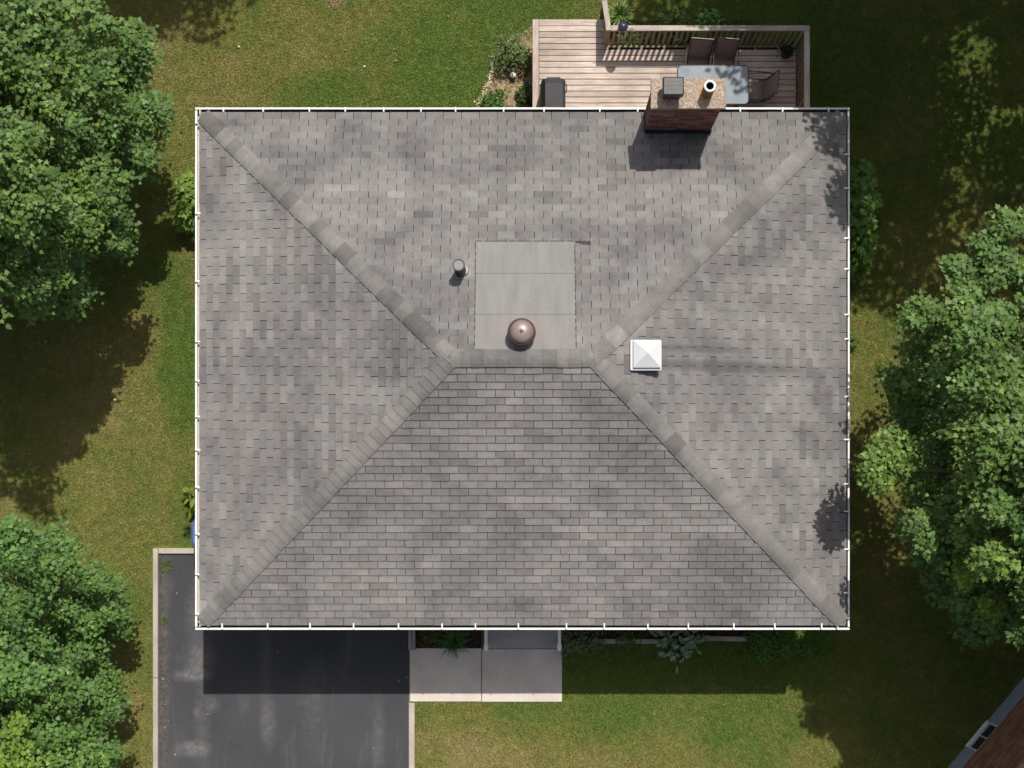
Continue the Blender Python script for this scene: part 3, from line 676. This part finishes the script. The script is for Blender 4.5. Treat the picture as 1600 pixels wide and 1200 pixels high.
for x in (-.22, .25): MB().tube([(x, -hy+.03, .70), (x, hy-.03, .70)], .012, 6).build('support_bar', MFRAME, tb)
# chairs: local frame faces -y
def chair(label, loc, rz):
    c = thing('patio_chair', label, 'chair', loc, rz, 'taupe sling chairs round the patio table')
    wd = .185
    def sling(pts, name):
        mb = MB(); n = len(pts); vs = []
        for (y, z) in pts:
            for k in range(5):
                x = -wd+2*wd*k/4; vs.append((x, y, z-.014*(1-(x/wd)**2)))
        vs2 = [(x, y, z-.006) for x, y, z in vs]
        fs = [(i*5+k, i*5+k+1, i*5+6+k, i*5+5+k) for i in range(n-1) for k in range(4)]
        N = len(vs); fs2 = [tuple(N+q for q in f[::-1]) for f in fs]
        ed = [(i*5, (i+1)*5, N+(i+1)*5, N+i*5) for i in range(n-1)] + [((i+1)*5+4, i*5+4, N+i*5+4, N+(i+1)*5+4) for i in range(n-1)] + [(k+1, k, N+k, N+k+1) for k in range(4)] + [((n-1)*5+k, (n-1)*5+k+1, N+(n-1)*5+k+1, N+(n-1)*5+k) for k in range(4)]
        mb.add(vs+vs2, fs+fs2+ed); return mb.build(name, MSLING, c, True)
    sling([(-.24, .42), (-.22, .435), (-.08, .425), (.08, .40), (.17, .395)], 'seat')
    sling([(.172, .40), (.21, .46), (.25, .62), (.29, .80), (.318, .93), (.335, .95)], 'backrest')
    for s in (-1, 1):
        x = s*(wd+.012)
        MB().tube([(x, -.24, .425), (x, -.22, .44), (x, .0, .42), (x, .17, .40), (x, .21, .465), (x, .25, .62), (x, .30, .82), (x, .335, .955)], .011, 6).build('side_frame', MFRAME, c, True)
        MB().tube([(x+s*.02, .27, .66), (x+s*.045, .22, .665), (x+s*.05, .0, .665), (x+s*.05, -.16, .66), (x+s*.045, -.21, .62)], .0125, 6).build('armrest', MFRAME, c, True)
        MB().tube([(x+s*.045, -.21, .62), (x+s*.02, -.24, .43), (x+s*.03, -.27, .0)], .011, 6).build('leg', MFRAME, c, True)
        MB().tube([(x+s*.01, .10, .41), (x+s*.02, .28, .0)], .011, 6).build('leg', MFRAMEL, c, True)
    MB().tube([(-wd-.012, .337, .957), (wd+.012, .337, .957)], .011, 6).build('top_bar', MFRAME, c)
    return c
chair('taupe sling chair on the table side away from the house, left one nearer the grill', (3.175, 8.385, ZD), R(-4))
chair('taupe sling chair on the table side away from the house, right one nearer the planter', (3.625, 8.39, ZD), R(-5))
chair('taupe sling chair at the end of the table facing the chimney', (4.20, 7.99, ZD), R(-94))

# small deck things
pl = thing('planter', 'small black round pot with dark foliage in the deck corner', 'planter', (*P(1229, 81, 1.1), ZD))
MB().lathe([(.075, 0), (.105, .18), (.115, .185), (.115, .20), (.095, .20), (.09, .16)], 20).build('pot', MBLACK, pl)
lt = thing('lantern', 'navy round lantern standing on the deck railing', 'lantern', (*P(973, 44, 1.75), ZRL))
MB().lathe([(.05, .0), (.052, .012), (.04, .02), (.04, .11)], 16).build('lantern_body', MWHITE, lt)
MB().lathe([(.088, .10), (.09, .11), (.078, .125), (.074, .14), (.052, .152), (.046, .165), (.02, .175), (.003, .177)], 24).build('lantern_cap', MNAVY, lt)
rg = [(.082*math.cos(t), .082*math.sin(t), .085) for t in np.linspace(0, 2*math.pi, 20)]; MB().tube(rg, .007, 6, False).build('lantern_ring', MSTEEL, lt)
for s in (-1, 1): MB().tube([(s*.05, -.03, .08), (s*.055, -.066, .0), (s*.055, -.068, -.22)], .009, 6).build('bracket', MSTEEL, lt)
gl = thing('globe_light', 'small white globe garden light standing in the gravel bed', 'garden light', (*P(802, 118, .1), 0))
MB().lathe([(.012, 0), (.012, .08)], 8).build('stake', MBLACK, gl)
MB().lathe([(.003, .07)]+[(.06*math.sin(t), .13-.06*math.cos(t)) for t in np.linspace(.15, 3.0, 12)], 20).build('globe', MWHITE, gl, True)
bx, by = P(302, 836, 1.0)
bn = thing('blue_bin', 'blue plastic recycling bin beside the house wall at the driveway', 'bin', (bx+.24, by, 0))
mb = MB(); mb.loft([rrect(-.22, .22, -.20, .2, .06, .04), rrect(-.27, .27, -.24, .24, .92, .05)]); mb.build('bin_body', MBLUE, bn)
mb = MB(); mb.loft([rrect(-.285, .285, -.25, .26, .922, .06), rrect(-.29, .285, -.23, .25, .95, .08), rrect(-.25, .25, -.18, .21, .99, .08)]); mb.build('bin_lid', MBLUE, bn)
for s in (-1, 1): MB().tube([(.2, s*.17, .06), (.2, s*.22, .06)], .06, 12).build('wheel', MBLACK, bn)

# ------------------------------------------------------------------ neighbour's house
A = Vector((*P(1480, 1200), 0)); B_ = Vector((*P(1600, 1058), 0)); wd_ = (B_-A).normalized(); ang = math.atan2(wd_.y, wd_.x)
nb = thing('brick_house', 'brown brick neighbouring house with grey foundation and a basement window', 'house', A, ang)
# local: x along the wall, y outwards to the lawn = +y (left of the direction)
L0, L1, DP, HW, FH = -3.0, 6.0, 7.0, 5.3, .60
MB().box(L0-.02, L1+.02, -DP-.02, 0, -.1, FH).build('foundation', MFOUND, nb)
MB().box(L0+.012, L1-.012, -DP, -.012, FH, HW).build('wall_core', MMORT, nb)
bw = MB(); z = FH+.004; r_ = 0
wa, wb, wz = .62, 1.12, .88                                 # window span; window rises above the foundation
c0 = P3(1518, 1171, .35)-A; c1 = P3(1551, 1131, .35)-A; wa, wb = c0.dot(wd_), c1.dot(wd_)
while z+.06 < HW:
    u = L0-(.11 if r_ % 2 else 0)
    while u < L1:
        u0, u1 = max(u, L0), min(u+.2, L1)
        if u1-u0 > .03:
            bw.col = random.choice([(.33, .165, .105, 1), (.38, .19, .12, 1), (.28, .14, .092, 1), (.41, .22, .145, 1), (.25, .125, .09, 1)])
            bw.box(u0, u1, -.036, -.006+random.uniform(-.002, .002), z, z+.058)
        u += .21
    z += .068; r_ += 1
bw.build('brickwork', MBR, nb)['kind'] = 'stuff'
wn = MB(); wn.box(wa, wb, .001, .03, .14, .175); wn.box(wa, wa+.03, .001, .028, .176, .60); wn.box(wb-.03, wb, .001, .028, .176, .60); wn.box(wa-.01, wb+.01, .031, .06, .12, .15); wn.box((wa+wb)/2-.012, (wa+wb)/2+.012, .001, .02, .23, .598)
wn.box(wa+.032, wb-.032, .001, .022, .19, .23)
wn = wn.build('basement_window', MWHITE, nb)
MB().box(wa+.034, (wa+wb)/2-.014, .0015, .006, .232, .598).build('pane', MPANE, wn); MB().box((wa+wb)/2+.014, wb-.034, .0015, .006, .232, .598).build('pane', MPANE, wn)
mb = MB(); mb.add([(L0-.1, .12, HW+.01), (L1+.1, .12, HW+.01), (L1+.1, -DP/2, HW+1.3), (L0-.1, -DP/2, HW+1.3), (L0-.1, -DP-.12, HW+.01), (L1+.1, -DP-.12, HW+.01)], [(0, 1, 2, 3), (3, 2, 5, 4), (0, 3, 4), (1, 5, 2), (4, 5, 1, 0)])
mb.build('roof', MDARKB, nb)

# ------------------------------------------------------------------ foliage
MAPLE = np.array([(0, 0), (.20, -.04), (.47, .10), (.36, .24), (.52, .50), (.26, .47), (.20, .62), (0, 1.0), (-.20, .62), (-.26, .47), (-.52, .50), (-.36, .24), (-.47, .10), (-.20, -.04)])
OVAL = np.array([(0, 0), (.22, .25), (.27, .5), (.16, .8), (0, 1.0), (-.16, .8), (-.27, .5), (-.22, .25)])
DIAM = np.array([(0, 0), (.4, .4), (.25, .8), (0, 1), (-.25, .8), (-.4, .4)])
def leaf_mesh(name, pos, direc, up, size, col, tmpl, m, droop=.25, fold=.18):
    n, k = len(pos), len(tmpl)
    d = direc/np.linalg.norm(direc, axis=1, keepdims=True)
    s = np.cross(d, up); s /= np.linalg.norm(s, axis=1, keepdims=True)+1e-9; u = np.cross(s, d)
    tx, ty = tmpl[:, 0], tmpl[:, 1]; tz = -droop*ty**2-fold*np.abs(tx)
    V = pos[:, None, :]+size[:, None, None]*(s[:, None, :]*tx[None, :, None]+d[:, None, :]*ty[None, :, None]+u[:, None, :]*tz[None, :, None])
    me = bpy.data.meshes.new(name); me.vertices.add(n*k); me.vertices.foreach_set('co', V.astype(np.float32).ravel())
    me.loops.add(n*k); me.loops.foreach_set('vertex_index', np.arange(n*k, dtype=np.int32))
    me.polygons.add(n); me.polygons.foreach_set('loop_start', np.arange(0, n*k, k, dtype=np.int32)); me.polygons.foreach_set('loop_total', np.full(n, k, dtype=np.int32))
    ca = me.color_attributes.new('col', 'FLOAT_COLOR', 'POINT')
    c4 = np.concatenate([np.repeat(col, k, axis=0), np.ones((n*k, 1))], axis=1); ca.data.foreach_set('color', c4.astype(np.float32).ravel())
    me.update(calc_edges=True); me.materials.append(m); return me
def rosettes(cen, nrmv, size, per=8, spread=.16):
    # each twig end carries a fan of leaves
    n = len(cen); ang_ = rng.uniform(0, 2*math.pi, (n, per)); a = np.stack([np.cos(ang_), np.sin(ang_), rng.uniform(-.75, .15, (n, per))], -1)
    a = a+nrmv[:, None, :]*np.array([.55, .55, .1])
    p = cen[:, None, :]+a*rng.uniform(.15, 1, (n, per, 1))*spread+rng.normal(0, .02, (n, per, 3))
    up = np.array([0, 0, 1.0])+rng.normal(0, .36, (n, per, 3))-np.array([0, 0, .35])+nrmv[:, None, :]*.75+(a*np.array([1, 1, 0]))*.35
    sz = size*rng.uniform(.65, 1.25, (n, per)); hd = np.linalg.norm((p-cen[:, None, :])[..., :2], axis=-1); p[..., 2] -= .9*hd**2/spread
    return p.reshape(-1, 3), a.reshape(-1, 3), up.reshape(-1, 3), sz.reshape(-1)
def crown_points(boughs, trunk, dens=46):
    C, Nn, T = [], [], []
    for (x, y, z, r, tint) in boughs:
        c0 = np.array([x, y, z]); out = c0-np.array([*trunk, z]); L = np.linalg.norm(out)+1e-6; out /= L
        subs = [(c0, r*.56, 1.2), (c0-np.array([0, 0, min(1.7, max(.5, z-1.3))])-np.array([out[0], out[1], 0])*.35, r*.95, .4)]
        for _ in range(4):
            t = rng.uniform(-2.1, 2.1); dv = np.array([out[0]*math.cos(t)-out[1]*math.sin(t), out[0]*math.sin(t)+out[1]*math.cos(t), 0])
            b0 = rng.uniform(-.3, .1); ln = rng.uniform(.8, 1.25)
            for f_, q_ in ((.55, .32), (.82, .22), (1.08, .13)):
                q = c0+dv*r*f_*ln+np.array([0, 0, (b0-.45*f_*f_)*r+.15*r]); subs.append((q, max(.05, r*q_), 1.2))
        for c, rad, vz in subs:
            n = max(3, int(dens*math.pi*rad*rad*1.25)); th = rng.uniform(0, 2*math.pi, n); rr_ = np.sqrt(rng.uniform(0, 1, n))
            hh = np.sqrt(np.maximum(0, 1-rr_**2))
            k = rng.uniform(.78, 1.05, n)
            p = np.stack([c[0]+rad*rr_*np.cos(th), c[1]+rad*rr_*np.sin(th), c[2]+vz*rad*hh*k-.3*rad*rr_**2], -1)
            nn = np.stack([rr_*np.cos(th)*vz, rr_*np.sin(th)*vz, hh+.1], -1); C.append(p); Nn.append(nn); T.append(np.tile(tint, (n, 1)))
    return np.concatenate(C), np.concatenate(Nn), np.concatenate(T)
def tree(label, group, trunk, boughs, leaf=.074, per=14, dens=44, tmpl=MAPLE, z0=0, base=(.112, .192, .053), name='maple_tree', htop=None):
    t = thing(name, label, 'tree', (trunk[0], trunk[1], 0), 0, group)
    C, Nn, T = crown_points(boughs, trunk, dens)
    p, d, up, sz = rosettes(C, Nn, leaf, per, leaf*1.9)
    g = rng.normal(1, .17, (len(p), 1)); tw = np.repeat(rng.normal(1, .17, (len(C), 1)), per, axis=0)
    col = np.array(base)*np.clip(g*tw, .5, 1.7)*np.repeat(T, per, axis=0); yel = rng.uniform(0, 1, len(p)) < .03; col[yel] *= np.array([1.6, 1.25, 1.0])
    p = p-np.array([trunk[0], trunk[1], 0])
    link('crown', leaf_mesh('crown', p, d, up, sz, col, tmpl, MLEAF), t)
    ht = htop or max(b[2] for b in boughs)*.82
    mb = MB(); mb.tube([(0, 0, -.1), (.03, 0, .3), (-.02, .05, ht*.4), (.06, -.03, ht*.75), (0, 0, ht)], [.24, .19, .16, .11, .05], 10); mb.build('trunk', MBARK, t, True)
    mb = MB()
    for (x, y, z, r, _) in boughs:
        e = Vector((x-trunk[0], y-trunk[1], z-.1*r)); s = Vector((0, 0, max(.25*ht, min(ht*.95, z-.45*math.hypot(e.x, e.y)*.7))))
        m_ = s.lerp(e, .5)+Vector((random.uniform(-.1, .1), random.uniform(-.1, .1), .12)); mb.tube([s, m_, e], [.042, .026, .008], 6)
    mb.build('branches', MBARK, t, True)
    return t
def bough_px(lst, zf, tr=None):
    out = []
    for it in lst:
        px, py, r = it[:3]; z = it[3] if len(it) > 3 and it[3] else zf(px, py)+rng.uniform(-.45, .45); tint = it[4] if len(it) > 4 else (1, 1, 1)
        x, y = P(px, py, z); out.append((x, y, z, max(.12, r/(F/(H-z))-.08), tint))
    return out
G1, G2, G3, G4 = (1, 1, 1), (1.16, 1.1, .95), (.88, .95, 1.05), (1.6, 1.35, .85)
ltree = bough_px([(60, 30, 75), (150, 70, 52), (190, 75, 34, 3.6), (205, 52, 20, 3.5), (100, 125, 62), (20, 110, 60, None, G2), (178, 140, 42), (216, 172, 28, 3.2), (240, 166, 14, 3.2), (150, 190, 56), (190, 215, 32, 3.1), (208, 238, 16, 3.0), (20, 200, 32, 5.5, G2), (95, 255, 50, None, G2), (150, 285, 48), (40, 285, 40), (165, 350, 34, 3.3), (120, 325, 44, None, G2), (170, 375, 20, 2.9), (60, 345, 40), (20, 375, 42, 5.4), (60, 415, 40, 4.3), (107, 455, 26, 3.3), (40, 468, 26, 4.0), (10, 300, 50), (100, 395, 26, 3.4), (190, 108, 24, 3.3), (10, 20, 70), (90, 200, 40), (12, 445, 40, 4.8)], lambda px, py: 3.3+max(0, (170-px))*.017)
for k in range(44):
    a = rng.uniform(0, 2*math.pi); r = rng.uniform(.4, 2.8); ltree.append((-10.4+r*math.cos(a), 7.2+1.3*r*math.sin(a), 6.9-.42*r+rng.uniform(-.4, .4), rng.uniform(.6, .95), G1))
ltree += [(-8.2, 5.0, 6.5, .85, G1), (-8.4, 4.2, 6.2, .8, G1), (-8.1, 5.9, 6.3, .8, G1), (-8.9, 5.2, 6.4, .8, G1)]
tree('leafy green maple on the left lawn, nearer the back of the house', None, (-10.3, 6.9), ltree)
bl = bough_px([(75, 855, 34, 2.8), (30, 885, 48, None), (110, 900, 44), (60, 930, 58), (160, 945, 34, 2.0), (178, 968, 26, 1.7), (125, 985, 42), (45, 1000, 55), (100, 1045, 52), (145, 1085, 40, 1.9), (60, 1090, 58), (165, 1095, 20, 1.6), (120, 1140, 50), (40, 1160, 55, None, G2), (140, 1180, 36, 1.8), (90, 1200, 55, None, G2), (10, 950, 45), (10, 1070, 50), (15, 1185, 50, None, G4), (20, 835, 20), (60, 1215, 40, None, G4), (5, 860, 40)], lambda px, py: 2.2+max(0, (150-px))*.016)
for k in range(18):
    a = rng.uniform(0, 2*math.pi); r = rng.uniform(.3, 1.9); bl.append((-9.9+r*math.cos(a), -3.2+1.5*r*math.sin(a), 4.7-.45*r+rng.uniform(-.3, .3), rng.uniform(.55, .8), G1))
tree('bushy green maple beside the driveway kerb, lower left of the house', None, (-9.6, -3.0), bl, .07, 14, 50, MAPLE, 0, (.100, .188, .049))
rt = bough_px([(1555, 405, 34, 5.8), (1520, 425, 28, 5.6), (1590, 350, 16, 6.), (1590, 440, 40, 6.2), (1465, 495, 32, 5.2), (1440, 492, 14, 5.0), (1510, 480, 40), (1555, 520, 50), (1595, 500, 45), (1450, 580, 42, 4.6), (1412, 600, 26, 4.1), (1500, 570, 46), (1555, 600, 50), (1595, 620, 45), (1430, 640, 34, 3.9, G3), (1480, 650, 48, 4.5, G3), (1540, 680, 46, None, G2), (1590, 710, 46, None, G2), (1378, 735, 28, 5.0, G2), (1418, 715, 36, 5.0, G2), (1440, 745, 34, 4.7), (1480, 715, 40, 4.2, G3), (1500, 790, 46, None, G2), (1555, 770, 50, None, G2), (1595, 800, 40), (1440, 830, 34, 5.4), (1480, 850, 40, 4.2, G3), (1545, 850, 46, None, G2), (1590, 880, 44, None, G2), (1480, 900, 30, 3.6, G3), (1540, 920, 42, 4.4), (1590, 950, 40, 4.6), (1530, 985, 22, 3.4, G3), (1560, 965, 24, 4.2, G2), (1550, 940, 16, 5., G4), (1520, 890, 16, 5., G4)], lambda px, py: 5.2+max(0, px-1460)*.012)
for k in range(36):
    a = rng.uniform(0, 2*math.pi); r = rng.uniform(.4, 3.0); rt.append((9.6+.9*r*math.cos(a), 1.2+1.25*r*math.sin(a), 8.0-.5*r+rng.uniform(-.4, .4), rng.uniform(.6, .9), G1))
for q in ((10.0, -1.5), (9.7, -2.3), (10.7, -.6), (9.5, -1.0), (10.6, -2.6), (9.2, -.1), (11.2, -1.6)): rt.append((q[0], q[1], rng.uniform(4.6, 6.2), rng.uniform(.7, 1.0), G1))
rt += [(7.5, .5, 7.5, .6, G1), (7.4, 1.1, 7.3, .6, G1), (7.8, -.3, 7.2, .6, G1)]
tree('large spreading maple right of the house reaching towards the gutter', None, (9.7, 1.0), rt, .074, 14, 46)
# trees beyond the edge of the picture whose shade falls on the lawn, deck and roof corner
def far_tree(label, c, rx, ry, z, n, seed, rb=(.8, 1.25), extra=[], dens=30):
    r0 = np.random.default_rng(seed); bs = []
    for k in range(n):
        a = r0.uniform(0, 2*math.pi); r = math.sqrt(r0.uniform(0, 1)); bs.append((c[0]+rx*r*math.cos(a), c[1]+ry*r*math.sin(a), z+2.2*(1-r)+r0.uniform(-1, 1), r0.uniform(*rb), G1))
    return tree(label, 'trees beyond the frame that shade the lawn', c, bs+extra, .11, 9, dens, DIAM, name='shade_tree')
far_tree('tall shade tree beyond the deck, its shadow over the deck and roof corner', (8.0, 14.9), 4.3, 4.6, 7.6, 46, 11, extra=[(x_, y_, rng.uniform(7.7, 8.3), r_, G1) for x_, y_, r_ in ((4.5, 12.9, .7), (5.1, 12.2, .7), (5.6, 11.5, .7), (5.5, 13, .8), (6.1, 10.7, .65), (6.4, 12, .9), (6.9, 11, .9), (4.3, 13.8, .7), (6.15, 10.0, .5), (4.9, 13.2, .8), (5.9, 12.4, .8), (7.5, 11.6, .9))]+[(6.3, 9.3, 8, .6, G1), (7.0, 8.9, 7.6, .8, G1), (7.0, 8.2, 8.2, .55, G1), (8.0, 9.0, 7.8, .9, G1), (6.6, 10.6, 7.8, .9, G1), (7.6, 10.4, 8, .9, G1), (8.6, 10.2, 7.6, .9, G1), (8.9, 8.6, 8, .8, G1), (6.5, 8.3, 8.4, .3, G1)])
far_tree('tall shade tree beyond the right edge, its shadow over the right lawn', (12.6, 9.4), 3.6, 4.4, 7.0, 32, 12, dens=15)
far_tree('shade tree beyond the top left corner, its shadow on the back lawn', (-6.2, 15.6), 2.2, 2.2, 7.0, 20, 13)

# ------------------------------------------------------------------ garden plants
def shrub(name, label, px, py, rpx, hgt, leaf, base, n, tmpl=OVAL, cat='shrub', group=None, ell=(1, 1), z=None, per=6):
    z = hgt*.6 if z is None else z; x, y = P(px, py, z); r = rpx/(F/(H-z))
    t = thing(name, label, cat, (x, y, 0), 0, group)
    th = rng.uniform(0, 2*math.pi, n); q = np.sqrt(rng.uniform(0, 1, n)); bump = 1+.22*np.sin(th*3+rng.uniform(0, 6))+.12*np.sin(th*7)
    hh = np.sqrt(np.maximum(0, 1-q**2)); k = rng.uniform(.45, 1.05, n)
    C = np.stack([r*ell[0]*q*bump*np.cos(th), r*ell[1]*q*bump*np.sin(th), hgt*(.25+.72*hh*k)], -1); Nn = np.stack([q*np.cos(th), q*np.sin(th), hh], -1)
    p, d, up, sz = rosettes(C, Nn, leaf, per, leaf*1.1); col = np.array(base)*np.clip(rng.normal(1, .2, (len(p), 1)), .5, 1.7)
    link('foliage', leaf_mesh('foliage', p, d, up, sz, col, tmpl, MPLANT), t)
    mb = MB()
    for i in range(7):
        j = rng.integers(0, n); e = Vector(C[j]); mb.tube([(e.x*.1, e.y*.1, -.03), (e.x*.5, e.y*.5, e.z*.6), e], [.014, .010, .005], 5)
    mb.build('stems', MBARK, t); return t
def clump(name, label, px, py, rpx, hgt, n, wid, base, cat='plant', group=None, z=.2):
    x, y = P(px, py, z); r = rpx/(F/(H-z)); t = thing(name, label, cat, (x, y, 0), 0, group); mb = MB()
    for i in range(n):
        a = random.uniform(0, 2*math.pi); L = r*random.uniform(.5, 1.1); h = hgt*random.uniform(.6, 1.1); g = random.uniform(.65, 1.4)
        mb.col = (base[0]*g, base[1]*g, base[2]*g, 1); w_ = wid*random.uniform(.7, 1.2); sx, sy = -math.sin(a)*w_/2, math.cos(a)*w_/2; vs = []
        o0 = (random.gauss(0, r*.12), random.gauss(0, r*.12))
        for k, tt in enumerate((0, .3, .6, .85, 1)):
            q = L*tt; z_ = h*(1.9*tt-1.35*tt*tt); ww = (.7, 1, .9, .55, .05)[k]
            cx, cy = o0[0]+q*math.cos(a), o0[1]+q*math.sin(a); vs += [(cx-sx*ww, cy-sy*ww, z_), (cx+sx*ww, cy+sy*ww, z_)]
        mb.add(vs, [(2*k, 2*k+1, 2*k+3, 2*k+2) for k in range(4)])
    mb.build('leaves', MPLANT, t); return t
shrub('shrub', 'rounded green shrub in the gravel bed against the deck side', 801, 83, 27, .55, .055, (.10, .145, .05), 190, ell=(1.0, .95))
shrub('shrub', 'small bright green shrub in the gravel bed near the gutter', 771, 160, 16, .4, .06, (.06, .125, .022), 80)
shrub('shrub', 'dark leafy plant in the shade under the deck edge', 824, 150, 14, .3, .06, (.04, .075, .02), 70, ell=(.75, 1.6), z=.2)
clump('grass_clump', 'straw-coloured dry stalks leaning out from under the deck', 822, 106, 18, .3, 26, .012, (.30, .22, .11))
clump('daylily', 'bright green daylily clump by the rail post lantern', 968, 22, 24, .5, 130, .02, (.16, .24, .06), z=.3)
clump('daylily', 'daylily clump behind the railing midway to the corner', 1055, 32, 20, .5, 100, .018, (.14, .22, .06), z=.3)
shrub('shrub', 'small leafy green plant behind the railing near the two chairs', 1110, 32, 14, .35, .085, (.09, .19, .05), 40, cat='plant')
for i, (px, py) in enumerate(((985, 62), (1030, 60), (1075, 58), (1125, 60))):
    clump('grass_clump', ['tufted green plant below the railing beside the lantern', 'tufted green plant below the railing left of the chairs', 'tufted green plant below the railing behind the left chair', 'tufted green plant below the railing behind the right chair'][i], px, py, 24, .45, 70, .016, (.08, .15, .03), z=.2)
clump('spiky_grass', 'spiky dark green grass plant spilling over the walkway slab', 709, 1002, 27, .35, 150, .015, (.06, .14, .036), z=.25)
shrub('shrub', 'low yellowish shaded plant in the mulch bed by the driveway', 672, 992, 13, .3, .05, (.075, .085, .02), 45, cat='plant')
shrub('shrub', 'straggly pale-leaved shrub in shade right of the front steps', 905, 998, 28, .5, .055, (.13, .16, .085), 90, ell=(1.2, .8))
shrub('hosta', 'silvery broad-leaved hosta over the timber edging', 1061, 1000, 30, .45, .13, (.22, .31, .20), 52, cat='plant', per=4)
shrub('shrub', 'dense rounded green bush by the front right corner of the house', 1225, 1002, 48, .7, .05, (.07, .16, .028), 420, ell=(1.25, .62))
shrub('shrub', 'low green weed on the timber edging left of the hosta', 980, 1000, 14, .25, .05, (.08, .16, .04), 40, cat='plant', ell=(1.3, .9))
shrub('shrub', 'lime green broad-leaved shrub peeking out past the left gutter', 299, 316, 26, 1.1, .12, (.15, .23, .045), 80, ell=(.7, 1.35), tmpl=MAPLE)
shrub('shrub', 'pair of lime green leaves showing past the left gutter', 306, 770, 9, .7, .15, (.20, .25, .04), 12, cat='plant', per=4, ell=(.8, 1.5))
clump('fern', 'small green fern beside the blue bin', 292, 828, 12, .3, 50, .012, (.07, .13, .025))
shrub('shrub', 'maple-leaved green shrub against the right wall under the gutter', 1340, 335, 40, 1.3, .125, (.085, .175, .03), 190, ell=(.62, 2.0), tmpl=MAPLE)
shrub('shrub', 'small sprig of green leaves past the right gutter', 1331, 533, 9, .5, .07, (.07, .12, .025), 16, cat='plant', ell=(.8, 1.4))
# stones along the bed
mb = MB()
def stone(x, y, s):
    g = random.uniform(.75, 1.15); mb.col = random.choice([(.50*g, .40*g, .27*g, 1), (.56*g, .47*g, .35*g, 1), (.42*g, .32*g, .2*g, 1), (.6*g, .52*g, .42*g, 1)])
    a = random.uniform(0, 6.28); k = 6; r1 = [s*random.uniform(.6, 1) for _ in range(k)]
    lo = [(x+r1[i]*math.cos(a+i*1.047), y+.8*r1[i]*math.sin(a+i*1.047), .0) for i in range(k)]; hi = [(x+.65*(p[0]-x), y+.65*(p[1]-y), s*random.uniform(.5, .8)) for p in lo]
    mb.add(lo+hi, [tuple(range(k, 2*k))]+[(i, (i+1) % k, k+(i+1) % k, k+i) for i in range(k)])
edge = [(744, 174), (752, 152), (764, 129), (771, 106), (774, 88), (784, 73), (797, 61)]
for (x0, y0), (x1, y1) in zip(edge[:-1], edge[1:]):
    for i in range(60):
        t = random.random(); x, y = P(x0+(x1-x0)*t+random.gauss(0, 2.2), y0+(y1-y0)*t+random.gauss(0, 1.5)); stone(x, y, random.uniform(.012, .04))
for i in range(240):
    px, py = random.uniform(778, 812), random.uniform(125, 172); x, y = P(px, py); stone(x, y, random.uniform(.008, .022))
for i in range(60):
    px, py = random.gauss(516, 9), random.gauss(6, 4); x, y = P(px, py); stone(x, y, random.uniform(.006, .02))
for i in range(130):
    x = DX0+random.uniform(0, .07); y = random.uniform(-4.6, DY1-.05); stone(x, y+0, random.uniform(.005, .014))
o = mb.build('stones', MSTONE); setp(o, 'pale tan stone chips edging the gravel bed and kerb', 'stones', kind='stuff')
for px, py in ((374, 74), (570, 105), (181, 625)):
    x, y = P(px, py); mb = MB(); mb.col = (.7, .68, .6, 1); mb.lathe([(.004, 0.03), (.02, .035), (.018, .05), (.004, .055)], 8, (x, y, 0)); o = mb.build('clover_flower', MSTONE)
    setp(o, {374: 'white clover bloom on the back lawn nearer the left maple', 570: 'white clover bloom on the back lawn midway to the deck', 181: 'white clover bloom at the edge of the maple shadow'}[px], 'flower', 'white specks of clover in the lawn')
# weeds along the kerb inside the driveway
clump('weed', 'green weeds in the driveway corner inside the kerb', 258, 884, 12, .08, 60, .014, (.085, .11, .03), z=.05)
clump('weed', 'green weeds along the kerb halfway down the driveway', 255, 970, 9, .06, 40, .012, (.085, .11, .03), z=.05)
# dark foliage in the planter
C = np.stack([rng.normal(0, .045, 34), rng.normal(0, .045, 34), rng.uniform(.2, .3, 34)], -1); pp, dd, uu, ss = rosettes(C, np.tile([0, 0, 1.0], (34, 1)), .045, 4, .05)
link('foliage', leaf_mesh('foliage', pp, dd, uu, ss, np.array((.018, .03, .012))*rng.uniform(.6, 1.6, (len(pp), 1)), OVAL, MPLANT), pl)

# fallen leaves in the gutters, on the lawn and along the drive
pts = []
for _ in range(60): pts.append((GX1-random.uniform(.025, .07), random.uniform(GY0+.1, GY1-.1), 2.83))
for _ in range(50): pts.append((random.uniform(GX0+.1, GX1-.1), GY1-random.uniform(.03, .06), 2.83))
for _ in range(30): pts.append((random.uniform(GX0+.1, GX1-.1), GY0+random.uniform(.035, .06), 2.83))
for _ in range(26):
    x, y = random.uniform(2.5, 5.3), random.uniform(4.5, 7.0); pts.append((x, y, zroof(x, y)+.022))
for _ in range(170):
    x, y = random.choice([(random.uniform(-9.5, -5.8), random.uniform(-4.5, 10)), (random.uniform(-5, .1), random.uniform(7.4, 10)), (random.uniform(-1.8, 8), random.uniform(-4.5, -3.3)), (random.uniform(5.8, 9), random.uniform(-4, 10))])
    pts.append((x, y, .045))
for _ in range(26): pts.append((random.choice([random.uniform(DX0, DX0+.25), random.uniform(DX1-.2, DX1), random.uniform(DX0, DX1)]), random.uniform(-4.5, -.6), .018))
pts = np.array(pts); n = len(pts); a = rng.uniform(0, 6.28, n)
cols = np.array([(.22, .15, .07), (.30, .24, .12), (.16, .10, .05), (.24, .24, .08)])[rng.integers(0, 4, n)]
o = link('fallen_leaves', leaf_mesh('fallen_leaves', pts, np.stack([np.cos(a), np.sin(a), rng.normal(0, .15, n)], -1), np.array([0, 0, 1.])+rng.normal(0, .2, (n, 3)), rng.uniform(.025, .06, n), cols, OVAL, MPLANT, .1, .1))
setp(o, 'scattered dry fallen leaves on lawn, driveway and in the gutters', 'leaves', kind='stuff')
